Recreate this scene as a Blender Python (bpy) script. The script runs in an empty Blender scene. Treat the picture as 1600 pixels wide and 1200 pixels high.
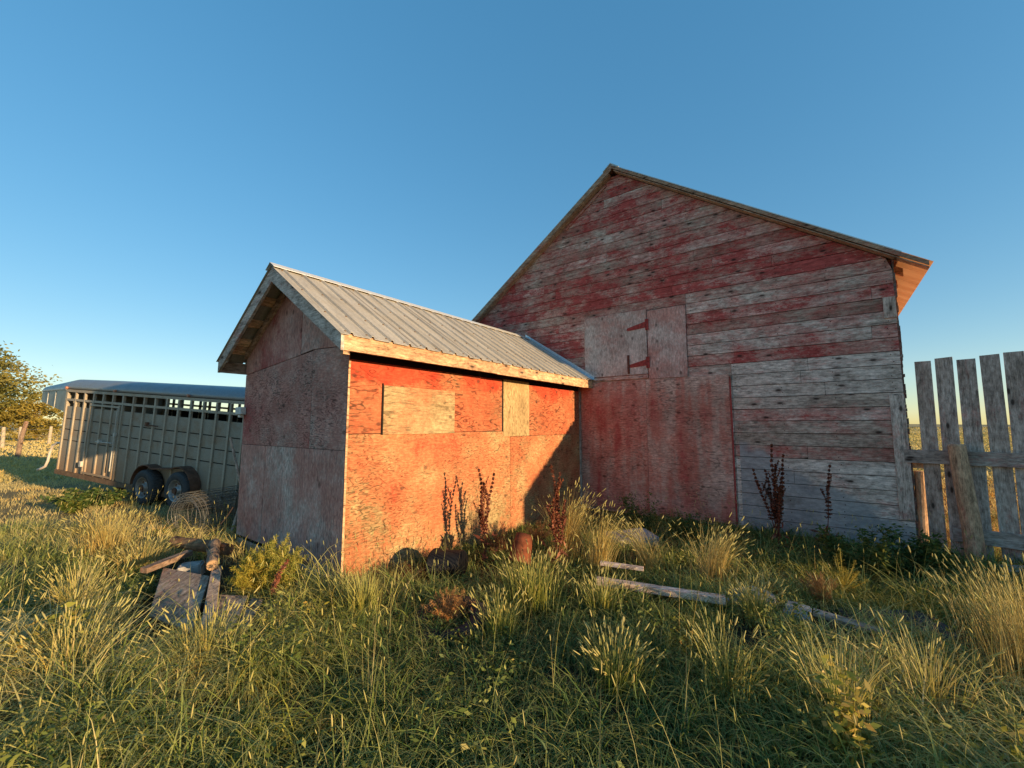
import bpy, bmesh, math, random
import numpy as np
from mathutils import Vector, Matrix
R = math.radians
random.seed(7); rng = np.random.default_rng(7)
sc = bpy.context.scene
col = sc.collection

# ---------------------------------------------------------------- camera, world, sun
CAMH = 1.6
cd = bpy.data.cameras.new('camera'); cam = bpy.data.objects.new('camera', cd); col.objects.link(cam)
cam.location = (0, 0, CAMH); cam.rotation_euler = (R(90 + 5.62), 0, 0)
cd.sensor_width = 36; cd.lens = 36 * 650 / 1600; cd.clip_end = 6000; cd.clip_start = 0.05
sc.camera = cam
SUN_AZ, SUN_EL = 124.5, 8.6          # degrees clockwise from +Y, height
w = bpy.data.worlds.new('World'); sc.world = w; w.use_nodes = True
wn = w.node_tree
sky = wn.nodes.new('ShaderNodeTexSky'); sky.sky_type = 'NISHITA'; sky.sun_disc = False
sky.sun_elevation = R(SUN_EL); sky.sun_rotation = R(SUN_AZ)
sky.air_density = 1.0; sky.dust_density = 0.2; sky.ozone_density = 2.2; sky.altitude = 600
gm = wn.nodes.new('ShaderNodeGamma'); gm.inputs[1].default_value = 0.50
hs = wn.nodes.new('ShaderNodeHueSaturation'); hs.inputs['Saturation'].default_value = 1.80; hs.inputs['Value'].default_value = 1.38
wn.links.new(sky.outputs[0], gm.inputs[0]); wn.links.new(gm.outputs[0], hs.inputs['Color']); wn.links.new(hs.outputs[0], wn.nodes['Background'].inputs[0])
wn.nodes['Background'].inputs[1].default_value = 0.15
sd = bpy.data.lights.new('sun', 'SUN'); sun = bpy.data.objects.new('sun', sd); col.objects.link(sun)
sdir = Vector((math.sin(R(SUN_AZ)) * math.cos(R(SUN_EL)), math.cos(R(SUN_AZ)) * math.cos(R(SUN_EL)), math.sin(R(SUN_EL))))
sun.rotation_euler = (-sdir).to_track_quat('-Z', 'Y').to_euler()
sd.energy = 4.4; sd.angle = R(0.5); sd.color = (1.0, 0.70, 0.38)
sc.view_settings.view_transform = 'Standard'; sc.view_settings.look = 'None'
sc.view_settings.exposure = 1.0; sc.view_settings.gamma = 1
sc.render.engine = 'CYCLES'
sc.cycles.max_bounces = 6; sc.cycles.transparent_max_bounces = 8

# ---------------------------------------------------------------- material helpers
class NT:
    def __init__(s, name, rough=0.85, spec=0.2, metal=0.0):
        s.m = bpy.data.materials.new(name); s.m.use_nodes = True
        s.t = s.m.node_tree; s.b = s.t.nodes['Principled BSDF']
        s.b.inputs['Roughness'].default_value = rough
        s.b.inputs['Specular IOR Level'].default_value = spec
        s.b.inputs['Metallic'].default_value = metal
        s.tc = s.t.nodes.new('ShaderNodeTexCoord')
    def obj(s): return s.tc.outputs['Object']
    def set(s, node, i, v):
        if isinstance(v, bpy.types.NodeSocket): s.t.links.new(v, node.inputs[i])
        elif v is not None: node.inputs[i].default_value = v
    def math(s, op, a, b=None, clamp=False):
        n = s.t.nodes.new('ShaderNodeMath'); n.operation = op; n.use_clamp = clamp
        s.set(n, 0, a); s.set(n, 1, b); return n.outputs[0]
    def mad(s, a, b, c): return s.math('ADD', s.math('MULTIPLY', a, b), c)
    def attr(s, name):
        n = s.t.nodes.new('ShaderNodeAttribute'); n.attribute_name = name; return n.outputs['Fac']
    def vec(s, scale=(1, 1, 1), off=None, src=None):
        n = s.t.nodes.new('ShaderNodeVectorMath'); n.operation = 'MULTIPLY'
        s.t.links.new(src or s.obj(), n.inputs[0]); n.inputs[1].default_value = scale
        if off is None: return n.outputs[0]
        c = s.t.nodes.new('ShaderNodeCombineXYZ')
        for i, k in enumerate((37.0, 53.0, 71.0)): s.t.links.new(s.math('MULTIPLY', off, k), c.inputs[i])
        a = s.t.nodes.new('ShaderNodeVectorMath'); a.operation = 'ADD'
        s.t.links.new(n.outputs[0], a.inputs[0]); s.t.links.new(c.outputs[0], a.inputs[1]); return a.outputs[0]
    def noise(s, v, scale=1, detail=4, rough=0.55, dist=0.0):
        n = s.t.nodes.new('ShaderNodeTexNoise'); s.t.links.new(v, n.inputs['Vector'])
        n.inputs['Scale'].default_value = scale; n.inputs['Detail'].default_value = detail
        n.inputs['Roughness'].default_value = rough; n.inputs['Distortion'].default_value = dist
        return n.outputs['Fac']
    def voro(s, v, scale=1, out='Distance'):
        n = s.t.nodes.new('ShaderNodeTexVoronoi'); s.t.links.new(v, n.inputs['Vector'])
        n.inputs['Scale'].default_value = scale; return n.outputs[out]
    def voro2(s, a, along, across, r):
        # 2-D cells in the plane of a wall board (grain axis a)
        h = s.sep(1 if a == 1 else 0); z = s.sep(2)
        su, sv = (across, along) if a == 2 else (along, across)
        c = s.t.nodes.new('ShaderNodeCombineXYZ')
        s.t.links.new(s.math('ADD', s.math('MULTIPLY', h, su), s.math('MULTIPLY', r, 37.0)), c.inputs[0])
        s.t.links.new(s.math('ADD', s.math('MULTIPLY', z, sv), s.math('MULTIPLY', r, 91.0)), c.inputs[1])
        n = s.t.nodes.new('ShaderNodeTexVoronoi'); n.voronoi_dimensions = '2D'; s.t.links.new(c.outputs[0], n.inputs['Vector']); n.inputs['Scale'].default_value = 1
        return n.outputs['Distance'], n.outputs['Color']
    def ramp(s, f, stops):
        n = s.t.nodes.new('ShaderNodeValToRGB'); s.t.links.new(f, n.inputs[0]); e = n.color_ramp.elements
        while len(e) < len(stops): e.new(0.5)
        for i, (p, c) in enumerate(stops):
            e[i].position = p
            e[i].color = (c, c, c, 1) if isinstance(c, (int, float)) else (*c, 1)
        return n.outputs[0]
    def smooth(s, f, a, b):
        n = s.t.nodes.new('ShaderNodeMapRange'); n.interpolation_type = 'SMOOTHSTEP'
        s.t.links.new(f, n.inputs[0]); n.inputs[1].default_value = a; n.inputs[2].default_value = b; return n.outputs[0]
    def mix(s, f, a, b, mode='MIX'):
        n = s.t.nodes.new('ShaderNodeMix'); n.data_type = 'RGBA'; n.blend_type = mode
        s.set(n, 0, f)
        for i, v in ((6, a), (7, b)):
            if isinstance(v, tuple): v = (*v, 1)
            s.set(n, i, v)
        return n.outputs[2]
    def sep(s, ax):
        n = s.t.nodes.new('ShaderNodeSeparateXYZ'); s.t.links.new(s.obj(), n.inputs[0]); return n.outputs[ax]
    def color(s, c):
        if isinstance(c, tuple): c = (*c, 1)
        s.set(s.b, 'Base Color', c); return s
    def bump(s, h, strength=0.4, dist=0.01):
        n = s.t.nodes.new('ShaderNodeBump'); s.t.links.new(h, n.inputs['Height'])
        n.inputs['Strength'].default_value = strength; n.inputs['Distance'].default_value = dist
        s.t.links.new(n.outputs[0], s.b.inputs['Normal']); return s

def axes(ax, along, across):
    """scale vector whose grain axis is ax"""
    v = [across] * 3; v[ax] = along; return tuple(v)

def mat_board(name, grain_axis=0, red=(0.27, 0.030, 0.028), red2=(0.52, 0.075, 0.068), g=1.0, warm=0.0, bare=0.0, stain=False):
    k = NT(name, 0.9, 0.12); r = k.attr('rnd'); p = k.attr('paint')
    a = grain_axis
    g1 = k.noise(k.vec(axes(a, 1.6, 22), r), 1, 5, 0.6, 0.4)
    g2 = k.noise(k.vec(axes(a, 9, 230), r), 1, 4, 0.65)
    mot = k.noise(k.vec(axes(a, 11, 26), r), 1, 6, 0.75)
    blot = k.noise(k.vec(axes(a, 1.0, 2.6), r), 1, 5, 0.65)
    gr = k.math('ADD', k.math('MULTIPLY', g1, 0.36), k.math('ADD', k.math('MULTIPLY', g2, 0.34), k.math('MULTIPLY', mot, 0.30)))
    dk, md, lt = [(0.15 * g, 0.118 * g, 0.098 * g), (0.49 * g, 0.405 * g, 0.345 * g), (0.78 * g, 0.69 * g, 0.61 * g)]
    if warm: dk, md, lt = [tuple(x * q for x, q in zip(c, (1 + warm * .35, 1, 1 - warm * .35))) for c in (dk, md, lt)]
    wood = k.ramp(gr, [(0.34, dk), (0.50, md), (0.66, lt)])
    tone = k.math('ADD', k.math('MULTIPLY', r, 0.45), k.math('MULTIPLY', blot, 0.9))
    wood = k.mix(1.0, wood, k.ramp(tone, [(0.34, (0.52, 0.44, 0.38)), (0.60, (0.90, 0.84, 0.79)), (0.92, (1.22, 1.22, 1.22))]), 'MULTIPLY')
    # paint film: worn away in ragged patches and streaks along the grain
    big = k.noise(k.vec(axes(a, 1.5, 2.2)), 1, 6, 0.75)
    st = k.noise(k.vec(axes(a, 3.2, 15), r), 1, 8, 0.85, 0.8)
    fl = k.noise(k.vec(axes(a, 26, 70), r), 1, 5, 0.75)
    pm = k.math('ADD', k.math('MULTIPLY', big, 0.95), k.math('ADD', k.math('MULTIPLY', st, 0.70), k.math('MULTIPLY', fl, 0.42)))
    pm = k.math('ADD', pm, k.math('MULTIPLY', k.math('SUBTRACT', p, 0.5), 0.48))
    film = k.smooth(pm, 0.84, 1.06); solid = k.smooth(pm, 1.06, 1.17)
    rc = k.ramp(k.noise(k.vec(axes(a, 4, 24), r), 1, 5, .7), [(0.35, red), (0.68, red2)])
    faded = k.mix(0.48, k.mix(1.0, wood, (1.05, 0.76, 0.72), 'MULTIPLY'), k.mix(0.50, rc, (0.40, 0.16, 0.14)))
    c = k.mix(k.math('MULTIPLY', film, 0.9), wood, faded)
    c = k.mix(k.math('MULTIPLY', solid, 0.85), c, rc)
    c = k.mix(1.0, c, k.ramp(k.math('ADD', k.math('MULTIPLY', mot, .6), k.math('MULTIPLY', g2, .4)), [(0.36, 0.50), (0.50, 0.98), (0.64, 1.28)]), 'MULTIPLY')
    # knots and nail rust
    vd, vc = k.voro2(a, 2.6, 6.5, r)
    sepn = k.t.nodes.new('ShaderNodeSeparateColor'); k.t.links.new(vc, sepn.inputs[0])
    on = k.math('GREATER_THAN', sepn.outputs[0], 0.76)
    knot = k.math('MULTIPLY', k.ramp(vd, [(0.06, 1.0), (0.12, 0.0)]), on); halo = k.math('MULTIPLY', k.ramp(vd, [(0.08, 1.0), (0.26, 0.0)]), on)
    c = k.mix(k.math('MULTIPLY', halo, 0.45), c, (0.11, 0.07, 0.055)); c = k.mix(k.math('MULTIPLY', knot, 0.85), c, (0.025, 0.016, 0.013))
    if stain:      # grey mud-coloured film left over the foot of the wall
        sn = k.noise(k.vec((2.2, 2, 3.0)), 1, 7, .72); x_, z_ = k.sep(0), k.sep(2)
        lim = k.math('SUBTRACT', k.math('SUBTRACT', 2.88, z_), k.math('MULTIPLY', x_, 0.545))
        sm = k.smooth(k.math('ADD', lim, k.math('MULTIPLY', k.math('SUBTRACT', sn, .5), .75)), -.02, .16)
        sm = k.math('MULTIPLY', sm, k.math('GREATER_THAN', x_, 2.70))
        gc = k.mix(1.0, k.ramp(sn, [(.3, (.21, .21, .215)), (.7, (.40, .39, .38))]), k.ramp(mot, [(.35, .8), (.65, 1.15)]), 'MULTIPLY')
        c = k.mix(k.math('MULTIPLY', sm, .9), c, gc)
    dirt = k.noise(k.vec((0.8, 0.8, 0.9)), 1.3, 6, 0.75)
    c = k.mix(k.math('MULTIPLY', k.smooth(dirt, 0.54, 0.68), 0.45), c, (0.10, 0.08, 0.05))
    k.color(c); k.bump(k.math('ADD', gr, k.math('MULTIPLY', solid, 0.15)), 0.5, 0.005)
    return k.m

def mat_ply(name, grain_axis=1, wood=((0.16, 0.11, 0.07), (0.44, 0.34, 0.22)), red=(0.36, 0.03, 0.015), red2=(0.52, 0.10, 0.05), lines=8, top_paint=None, film_k=0.9, seed=0.0, ringc=0.5, stretch=(3.6, 13.0), fw=(.72, 1.10), vst=0.0):
    k = NT(name, 0.85, 0.15); r = k.attr('rnd'); p = k.attr('paint'); a = grain_axis
    cont = k.noise(k.vec(axes(a, *stretch), r), 1.0, 2.5, 0.5, 0.25)
    ring = k.math('SINE', k.math('MULTIPLY', cont, float(lines * 6.28)))
    ring = k.smooth(ring, -0.95, -0.35)                       # thin dark late-wood lines
    fine = k.noise(k.vec(axes(a, 9, 120), r), 1, 5, 0.7); mot = k.noise(k.vec(axes(a, 20, 38), r), 1, 5, .75)
    lvar = k.noise(k.vec((2.2, 2.2, 2.2), r), 1, 3, .6)
    rk_ = k.math('MULTIPLY', k.math('MULTIPLY', k.math('SUBTRACT', 1.0, ring), ringc), k.smooth(lvar, 0.30, 0.62))
    tx = k.math('SUBTRACT', k.math('ADD', k.math('MULTIPLY', fine, 0.5), k.math('MULTIPLY', mot, 0.55)), k.math('MULTIPLY', rk_, 0.5))
    wd = k.ramp(tx, [(0.22, wood[0]), (0.62, wood[1])])
    gb = k.noise(k.vec((1.7, 1.7, 1.7), r), 1, 6, 0.68)
    wd = k.mix(1.0, wd, k.ramp(gb, [(0.32, (0.68, 0.62, 0.56)), (0.62, (1.10, 1.06, 1.0))]), 'MULTIPLY')
    big = k.noise(k.vec((1.3, 1.3, 1.3), r), 1.0, 6, 0.68)
    fl = k.noise(k.vec(axes(a, 22, 48), r), 1, 6, 0.8)
    pm = k.math('ADD', k.math('MULTIPLY', big, 1.25), k.math('MULTIPLY', fl, 0.65))
    pm = k.math('SUBTRACT', pm, k.math('MULTIPLY', rk_, 0.22))
    pm = k.math('ADD', pm, k.math('SUBTRACT', p, 0.5))
    if top_paint:      # paint kept better in the shelter of the eave
        z = k.sep(2); t = k.smooth(k.math('ADD', z, k.math('MULTIPLY', k.math('SUBTRACT', big, .5), 0.7)), top_paint[0], top_paint[1])
        pm = k.math('ADD', pm, k.math('MULTIPLY', t, 0.5))
    if vst: pm = k.math('ADD', pm, k.math('MULTIPLY', k.math('SUBTRACT', k.noise(k.vec((4.5, 1, .45)), 1, 4, .6), .5), vst))
    film = k.smooth(pm, *fw); solid = k.smooth(pm, fw[1], fw[1] + .22)
    rc = k.ramp(k.noise(k.vec((5, 5, 5), r), 1, 6, .7), [(0.3, red), (0.7, red2)])
    fd = k.mix(0.50, k.mix(1.0, wd, (1.15, .85, .75), 'MULTIPLY'), rc)
    c = k.mix(k.math('MULTIPLY', film, film_k), wd, fd); c = k.mix(k.math('MULTIPLY', solid, 0.85), c, rc)
    c = k.mix(1.0, c, k.ramp(tx, [(0.12, 0.52), (0.34, 0.80), (0.52, 1.0), (0.68, 1.28)]), 'MULTIPLY')
    vd, vc = k.voro2(a, 3.2, 5.0, r)
    sepn = k.t.nodes.new('ShaderNodeSeparateColor'); k.t.links.new(vc, sepn.inputs[0])
    on = k.math('GREATER_THAN', sepn.outputs[0], 0.80)
    knot = k.math('MULTIPLY', k.ramp(vd, [(0.06, 1.0), (0.14, 0.0)]), on)
    c = k.mix(k.math('MULTIPLY', knot, 0.65), c, (0.05, 0.025, 0.018))
    k.color(c); k.bump(tx, 0.45, 0.004)
    return k.m

def mat_metal(name, c, rough=0.4, metal=0.8, dirt=(0.2, 0.15, 0.1), dk=0.3, zdirt=None, streak=None):
    k = NT(name, rough, 0.4, metal)
    n = k.noise(k.vec((3, 3, 3)), 1, 6, 0.7); n2 = k.noise(k.vec((40, 40, 40)), 1, 3, 0.6)
    f = k.math('MULTIPLY', k.smooth(n, 0.42, 0.7), dk)
    if zdirt:
        z = k.math('ADD', k.sep(2), k.math('MULTIPLY', n, 0.9))
        f = k.math('MAXIMUM', f, k.math('MULTIPLY', k.smooth(z, zdirt[1], zdirt[0]), 0.8))
    cc = k.mix(1.0, c, k.ramp(n2, [(0.3, 0.8), (0.7, 1.1)]), 'MULTIPLY')
    if streak: cc = k.mix(1.0, cc, k.ramp(k.noise(k.vec(streak), 1, 6, .7), [(0.32, 0.68), (0.5, .95), (0.68, 1.18)]), 'MULTIPLY')
    k.color(k.mix(f, cc, dirt)); k.t.links.new(k.mad(f, 0.5, rough), k.b.inputs['Roughness'])
    k.bump(n2, 0.1, 0.002); return k.m

def mat_plain(name, c, rough=0.8, var=0.25, scale=12, spec=0.2, bump=0.3):
    k = NT(name, rough, spec); n = k.noise(k.vec((scale,) * 3), 1, 5, 0.65)
    k.color(k.mix(1.0, c, k.ramp(n, [(0.3, 1 - var), (0.7, 1 + var)]), 'MULTIPLY')); k.bump(n, bump, 0.005); return k.m

def mat_leaf(name, stops, trans=0.35, rough=0.55):
    """blade/leaf colour picked per plant from attribute 'rnd'; base and tip differ with attribute 'tip'"""
    k = NT(name, rough, 0.25); r = k.attr('rnd'); t = k.attr('tip')
    c = k.ramp(r, stops)
    n = k.noise(k.vec((1.1, 1.1, 0)), 1, 3, 0.6)
    c = k.mix(k.smooth(n, 0.5, 0.7), c, k.mix(1.0, c, (1.25, 1.0, 0.62), 'MULTIPLY'))
    c = k.mix(k.math('MULTIPLY', k.smooth(t, 0.45, 1.0), 0.55), c, (0.58, 0.50, 0.17))  # dry yellow tips, brightened to look caught by the sun
    k.color(c)
    tr = k.t.nodes.new('ShaderNodeBsdfTranslucent'); k.t.links.new(c, tr.inputs[0])
    mx = k.t.nodes.new('ShaderNodeMixShader'); mx.inputs[0].default_value = trans
    out = k.t.nodes['Material Output']
    k.t.links.new(k.b.outputs[0], mx.inputs[1]); k.t.links.new(tr.outputs[0], mx.inputs[2]); k.t.links.new(mx.outputs[0], out.inputs[0])
    return k.m

# ---------------------------------------------------------------- mesh builder
class MB:
    def __init__(s): s.v = []; s.f = []; s.a = {'rnd': [], 'paint': []}
    def add(s, vs, fs, rnd=None, paint=0.5):
        o = len(s.v); s.v += [tuple(p) for p in vs]; s.f += [tuple(i + o for i in f) for f in fs]
        rnd = random.random() if rnd is None else rnd
        s.a['rnd'] += [rnd] * len(vs); s.a['paint'] += [paint] * len(vs)
    def hexa(s, c, **k):   # 8 corners: bottom loop 0-3, top loop 4-7
        s.add(c, [(3, 2, 1, 0), (4, 5, 6, 7), (0, 1, 5, 4), (1, 2, 6, 5), (2, 3, 7, 6), (3, 0, 4, 7)], **k)
    def box(s, x0, x1, y0, y1, z0, z1, **k):
        s.hexa([(x0, y0, z0), (x1, y0, z0), (x1, y1, z0), (x0, y1, z0), (x0, y0, z1), (x1, y0, z1), (x1, y1, z1), (x0, y1, z1)], **k)
    def beam(s, a, b, w, h, up=(0, 0, 1), **k):   # box from a to b
        a = Vector(a); b = Vector(b); d = (b - a).normalized(); side = d.cross(Vector(up)).normalized() * w / 2
        u = side.cross(d).normalized() * h / 2
        s.hexa([a - side - u, a + side - u, b + side - u, b - side - u, a - side + u, a + side + u, b + side + u, b - side + u], **k)
    def prism(s, poly, ax, lo, hi, **k):   # polygon (2-D) extruded along axis ax
        n = len(poly)
        def P(p, t):
            q = [0, 0, 0]; o = [i for i in range(3) if i != ax]; q[o[0]], q[o[1]] = p; q[ax] = t; return tuple(q)
        vs = [P(p, lo) for p in poly] + [P(p, hi) for p in poly]
        s.add(vs, [tuple(range(n))[::-1], tuple(range(n, 2 * n))] + [(i, (i + 1) % n, n + (i + 1) % n, n + i) for i in range(n)], **k)
    def tube(s, pts, r, n=8, cap=True, **k):
        pts = [Vector(p) for p in pts]; rs = r if isinstance(r, (list, tuple)) else [r] * len(pts)
        vs = []; prev = None
        for i, p in enumerate(pts):
            d = (pts[min(i + 1, len(pts) - 1)] - pts[max(i - 1, 0)]).normalized()
            if prev is None:
                prev = d.orthogonal().normalized()
            prev = (prev - d * prev.dot(d)).normalized(); q = d.cross(prev)
            for j in range(n):
                a = 2 * math.pi * j / n; vs.append(p + (prev * math.cos(a) + q * math.sin(a)) * rs[i])
        fs = [(i * n + j, i * n + (j + 1) % n, (i + 1) * n + (j + 1) % n, (i + 1) * n + j) for i in range(len(pts) - 1) for j in range(n)]
        if cap: fs += [tuple(range(n))[::-1], tuple((len(pts) - 1) * n + j for j in range(n))]
        s.add(vs, fs, **k)
    def lathe(s, prof, c, axis=1, n=32, **k):   # prof: (radius, along) pairs
        vs = []
        o = [i for i in range(3) if i != axis]
        for r, t in prof:
            for j in range(n):
                a = 2 * math.pi * j / n; q = [0, 0, 0]; q[o[0]] = c[o[0]] + r * math.cos(a); q[o[1]] = c[o[1]] + r * math.sin(a); q[axis] = c[axis] + t
                vs.append(tuple(q))
        fs = [(i * n + j, i * n + (j + 1) % n, (i + 1) * n + (j + 1) % n, (i + 1) * n + j) for i in range(len(prof) - 1) for j in range(n)]
        s.add(vs, fs, **k)
    def build(s, name, m, parent=None, smooth=False, bevel=0):
        me = bpy.data.meshes.new(name); me.from_pydata(s.v, [], s.f); me.materials.append(m)
        for k, v in s.a.items():
            a = me.attributes.new(k, 'FLOAT', 'POINT'); a.data.foreach_set('value', v)
        if smooth: me.polygons.foreach_set('use_smooth', [True] * len(me.polygons))
        bm = bmesh.new(); bm.from_mesh(me); bmesh.ops.recalc_face_normals(bm, faces=bm.faces); bm.to_mesh(me); bm.free()
        o = bpy.data.objects.new(name, me); col.objects.link(o)
        if parent: o.parent = parent
        if bevel:
            b = o.modifiers.new('bevel', 'BEVEL'); b.width = bevel; b.segments = 2; b.limit_method = 'ANGLE'
        return o
def tag(o, label, cat, group=None, kind=None):
    if label: o['label'] = label
    if cat: o['category'] = cat
    if group: o['group'] = group
    if kind: o['kind'] = kind
    return o
def empty(name, loc, rot=(0, 0, 0)):
    o = bpy.data.objects.new(name, None); col.objects.link(o); o.location = loc; o.rotation_euler = rot; o.empty_display_size = 0.3; return o
def fastmesh(name, V, quads=None, tris=None, attrs=None, m=None, parent=None, smooth=False):
    """numpy arrays to a mesh object"""
    me = bpy.data.meshes.new(name); V = np.asarray(V, np.float32)
    me.vertices.add(len(V)); me.vertices.foreach_set('co', V.ravel())
    li = []; st = []; tot = []; n = 0
    for F, c in ((quads, 4), (tris, 3)):
        if F is None or len(F) == 0: continue
        F = np.asarray(F, np.int32); li.append(F.ravel()); st.append(n + np.arange(len(F)) * c); tot.append(np.full(len(F), c)); n += len(F) * c
    li = np.concatenate(li); st = np.concatenate(st).astype(np.int32)
    me.loops.add(len(li)); me.loops.foreach_set('vertex_index', li)
    me.polygons.add(len(st)); me.polygons.foreach_set('loop_start', st)
    if smooth: me.polygons.foreach_set('use_smooth', np.ones(len(st), bool))
    for k, v in (attrs or {}).items():
        a = me.attributes.new(k, 'FLOAT', 'POINT'); a.data.foreach_set('value', np.asarray(v, np.float32))
    me.update(calc_edges=True); me.validate()
    if m: me.materials.append(m)
    o = bpy.data.objects.new(name, me); col.objects.link(o)
    if parent: o.parent = parent
    return o

# ---------------------------------------------------------------- frame of the farm buildings
ANG = R(-37.09); J0 = np.array([1.364, 8.113])
BX = np.array([math.cos(ANG), math.sin(ANG)]); BY = np.array([-math.sin(ANG), math.cos(ANG)])
def to_world(x, y): p = J0 + BX * x + BY * y; return p[0], p[1]
def to_local(P): q = np.asarray(P) - J0; return q @ BX, q @ BY

def vnoise(x, y, s=1.0, seed=0):
    """smooth value noise, numpy"""
    x = np.asarray(x) * s + 100.3 + seed * 17.1; y = np.asarray(y) * s + 57.7 + seed * 9.3
    xi = np.floor(x).astype(np.int64); yi = np.floor(y).astype(np.int64); fx = x - xi; fy = y - yi
    fx = fx * fx * (3 - 2 * fx); fy = fy * fy * (3 - 2 * fy)
    def h(a, b): v = np.sin(a * 127.1 + b * 311.7 + seed * 74.7) * 43758.5453; return v - np.floor(v)
    return (h(xi, yi) * (1 - fx) + h(xi + 1, yi) * fx) * (1 - fy) + (h(xi, yi + 1) * (1 - fx) + h(xi + 1, yi + 1) * fx) * fy
def gz(x, y):
    x = np.asarray(x, float); y = np.asarray(y, float); d = np.hypot(x, y)
    near = 0.05 * (vnoise(x, y, 0.9, 3) - 0.5) + 0.03 * (vnoise(x, y, 2.3, 4) - 0.5)
    far = np.clip((d - 60) / 400, 0, 1) * (vnoise(x, y, 0.006, 5) - 0.62) * 9
    return near + far + 0.09 * np.exp(-((x + 6.6) ** 2 + (y - 8.2) ** 2) / 6.0)

# ================================================================ GROUND
k = NT('ground_soil_and_stubble', 0.95, 0.1)
n1 = k.noise(k.vec((0.35, 0.35, 0)), 1, 5, 0.65); n2 = k.noise(k.vec((9, 9, 0)), 1, 5, 0.7); n3 = k.noise(k.vec((0.012, 0.05, 0)), 1, 4, 0.6)
n4 = k.noise(k.vec((0.004, 0.03, 0)), 1, 3, 0.6)
soil = k.ramp(n2, [(0.3, (0.022, 0.018, 0.012)), (0.7, (0.07, 0.058, 0.033))])
stub = k.ramp(n2, [(0.3, (0.15, 0.105, 0.045)), (0.7, (0.34, 0.25, 0.11))])
fieldc = k.mix(1.0, k.mix(k.smooth(n3, 0.42, 0.58), (0.56, 0.42, 0.20), (0.34, 0.25, 0.12)), k.ramp(n2, [(0.3, 0.8), (0.7, 1.15)]), 'MULTIPLY')
fieldc = k.mix(k.smooth(n4, 0.55, 0.62), fieldc, (0.12, 0.11, 0.05))
y = k.math('SQRT', k.math('ADD', k.math('POWER', k.sep(0), 2.0), k.math('POWER', k.sep(1), 2.0)))
c = k.mix(k.smooth(k.math('ADD', y, k.math('MULTIPLY', n1, 4.0)), 8, 12), soil, stub); c = k.mix(k.smooth(y, 25, 60), c, fieldc)
k.color(c); k.bump(n2, 0.6, 0.03)
rad = np.concatenate([np.linspace(0.3, 14, 70), np.geomspace(14.5, 4500, 60)]); na = 180
th = np.linspace(0, 2 * np.pi, na, endpoint=False)
X = np.outer(rad, np.sin(th)).ravel(); Y = np.outer(rad, np.cos(th)).ravel()
V = np.c_[X, Y, gz(X, Y)]; V = np.vstack([[0, 0, gz(0, 0)], V])
i, j = np.meshgrid(np.arange(len(rad) - 1), np.arange(na), indexing='ij'); j2 = (j + 1) % na
Q = np.c_[(1 + i * na + j).ravel(), (1 + i * na + j2).ravel(), (1 + (i + 1) * na + j2).ravel(), (1 + (i + 1) * na + j).ravel()]
Q = Q[:, ::-1]
T = np.c_[np.zeros(na, int), 1 + (np.arange(na) + 1) % na, 1 + np.arange(na)][:, ::-1]
tag(fastmesh('ground', V, Q, T, m=k.m, smooth=True), None, None, kind='structure')

# ================================================================ BARN
barn = tag(empty('barn', (J0[0], J0[1], 0), (0, 0, ANG)), 'tall old barn of horizontal boards with peeling red paint and a gable hatch', 'barn')
XC, ZR, SL = 0.78, 6.55, 0.70          # ridge x, ridge height, slope
XR, XL = 4.6, -3.04                    # wall ends
def rz(x): return ZR - SL * abs(x - XC)      # top surface of the roof
M_board = mat_board('weathered_red_barn_board', stain=True)
M_boardv = mat_board('weathered_red_board_vertical', 2)
M_ply_barn = mat_ply('faded_red_plywood', 0, ((0.19, 0.125, 0.105), (0.60, 0.43, 0.37)), (0.30, 0.035, 0.03), (0.46, 0.12, 0.105), 7, ringc=.35, stretch=(3.2, 13), vst=1.1, fw=(.78, 1.08))
M_ply_v = mat_ply('faded_pink_plywood_vertical', 2, ((0.25, 0.19, 0.175), (0.62, 0.52, 0.49)), (0.34, 0.05, 0.045), (0.48, 0.17, 0.155), 5, ringc=.2)
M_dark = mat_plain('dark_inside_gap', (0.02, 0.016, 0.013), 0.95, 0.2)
M_trim = mat_board('weathered_trim_board', 0, g=.8, bare=1)
M_trimv = mat_board('weathered_trim_vertical', 2)
M_galv = mat_metal('galvanised_roof_sheet', (0.62, 0.60, 0.55), 0.42, 0.75, (0.35, 0.27, 0.18), 0.35)
M_redpaint = mat_plain('red_painted_iron', (0.30, 0.045, 0.038), 0.7, 0.5, 30)

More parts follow.
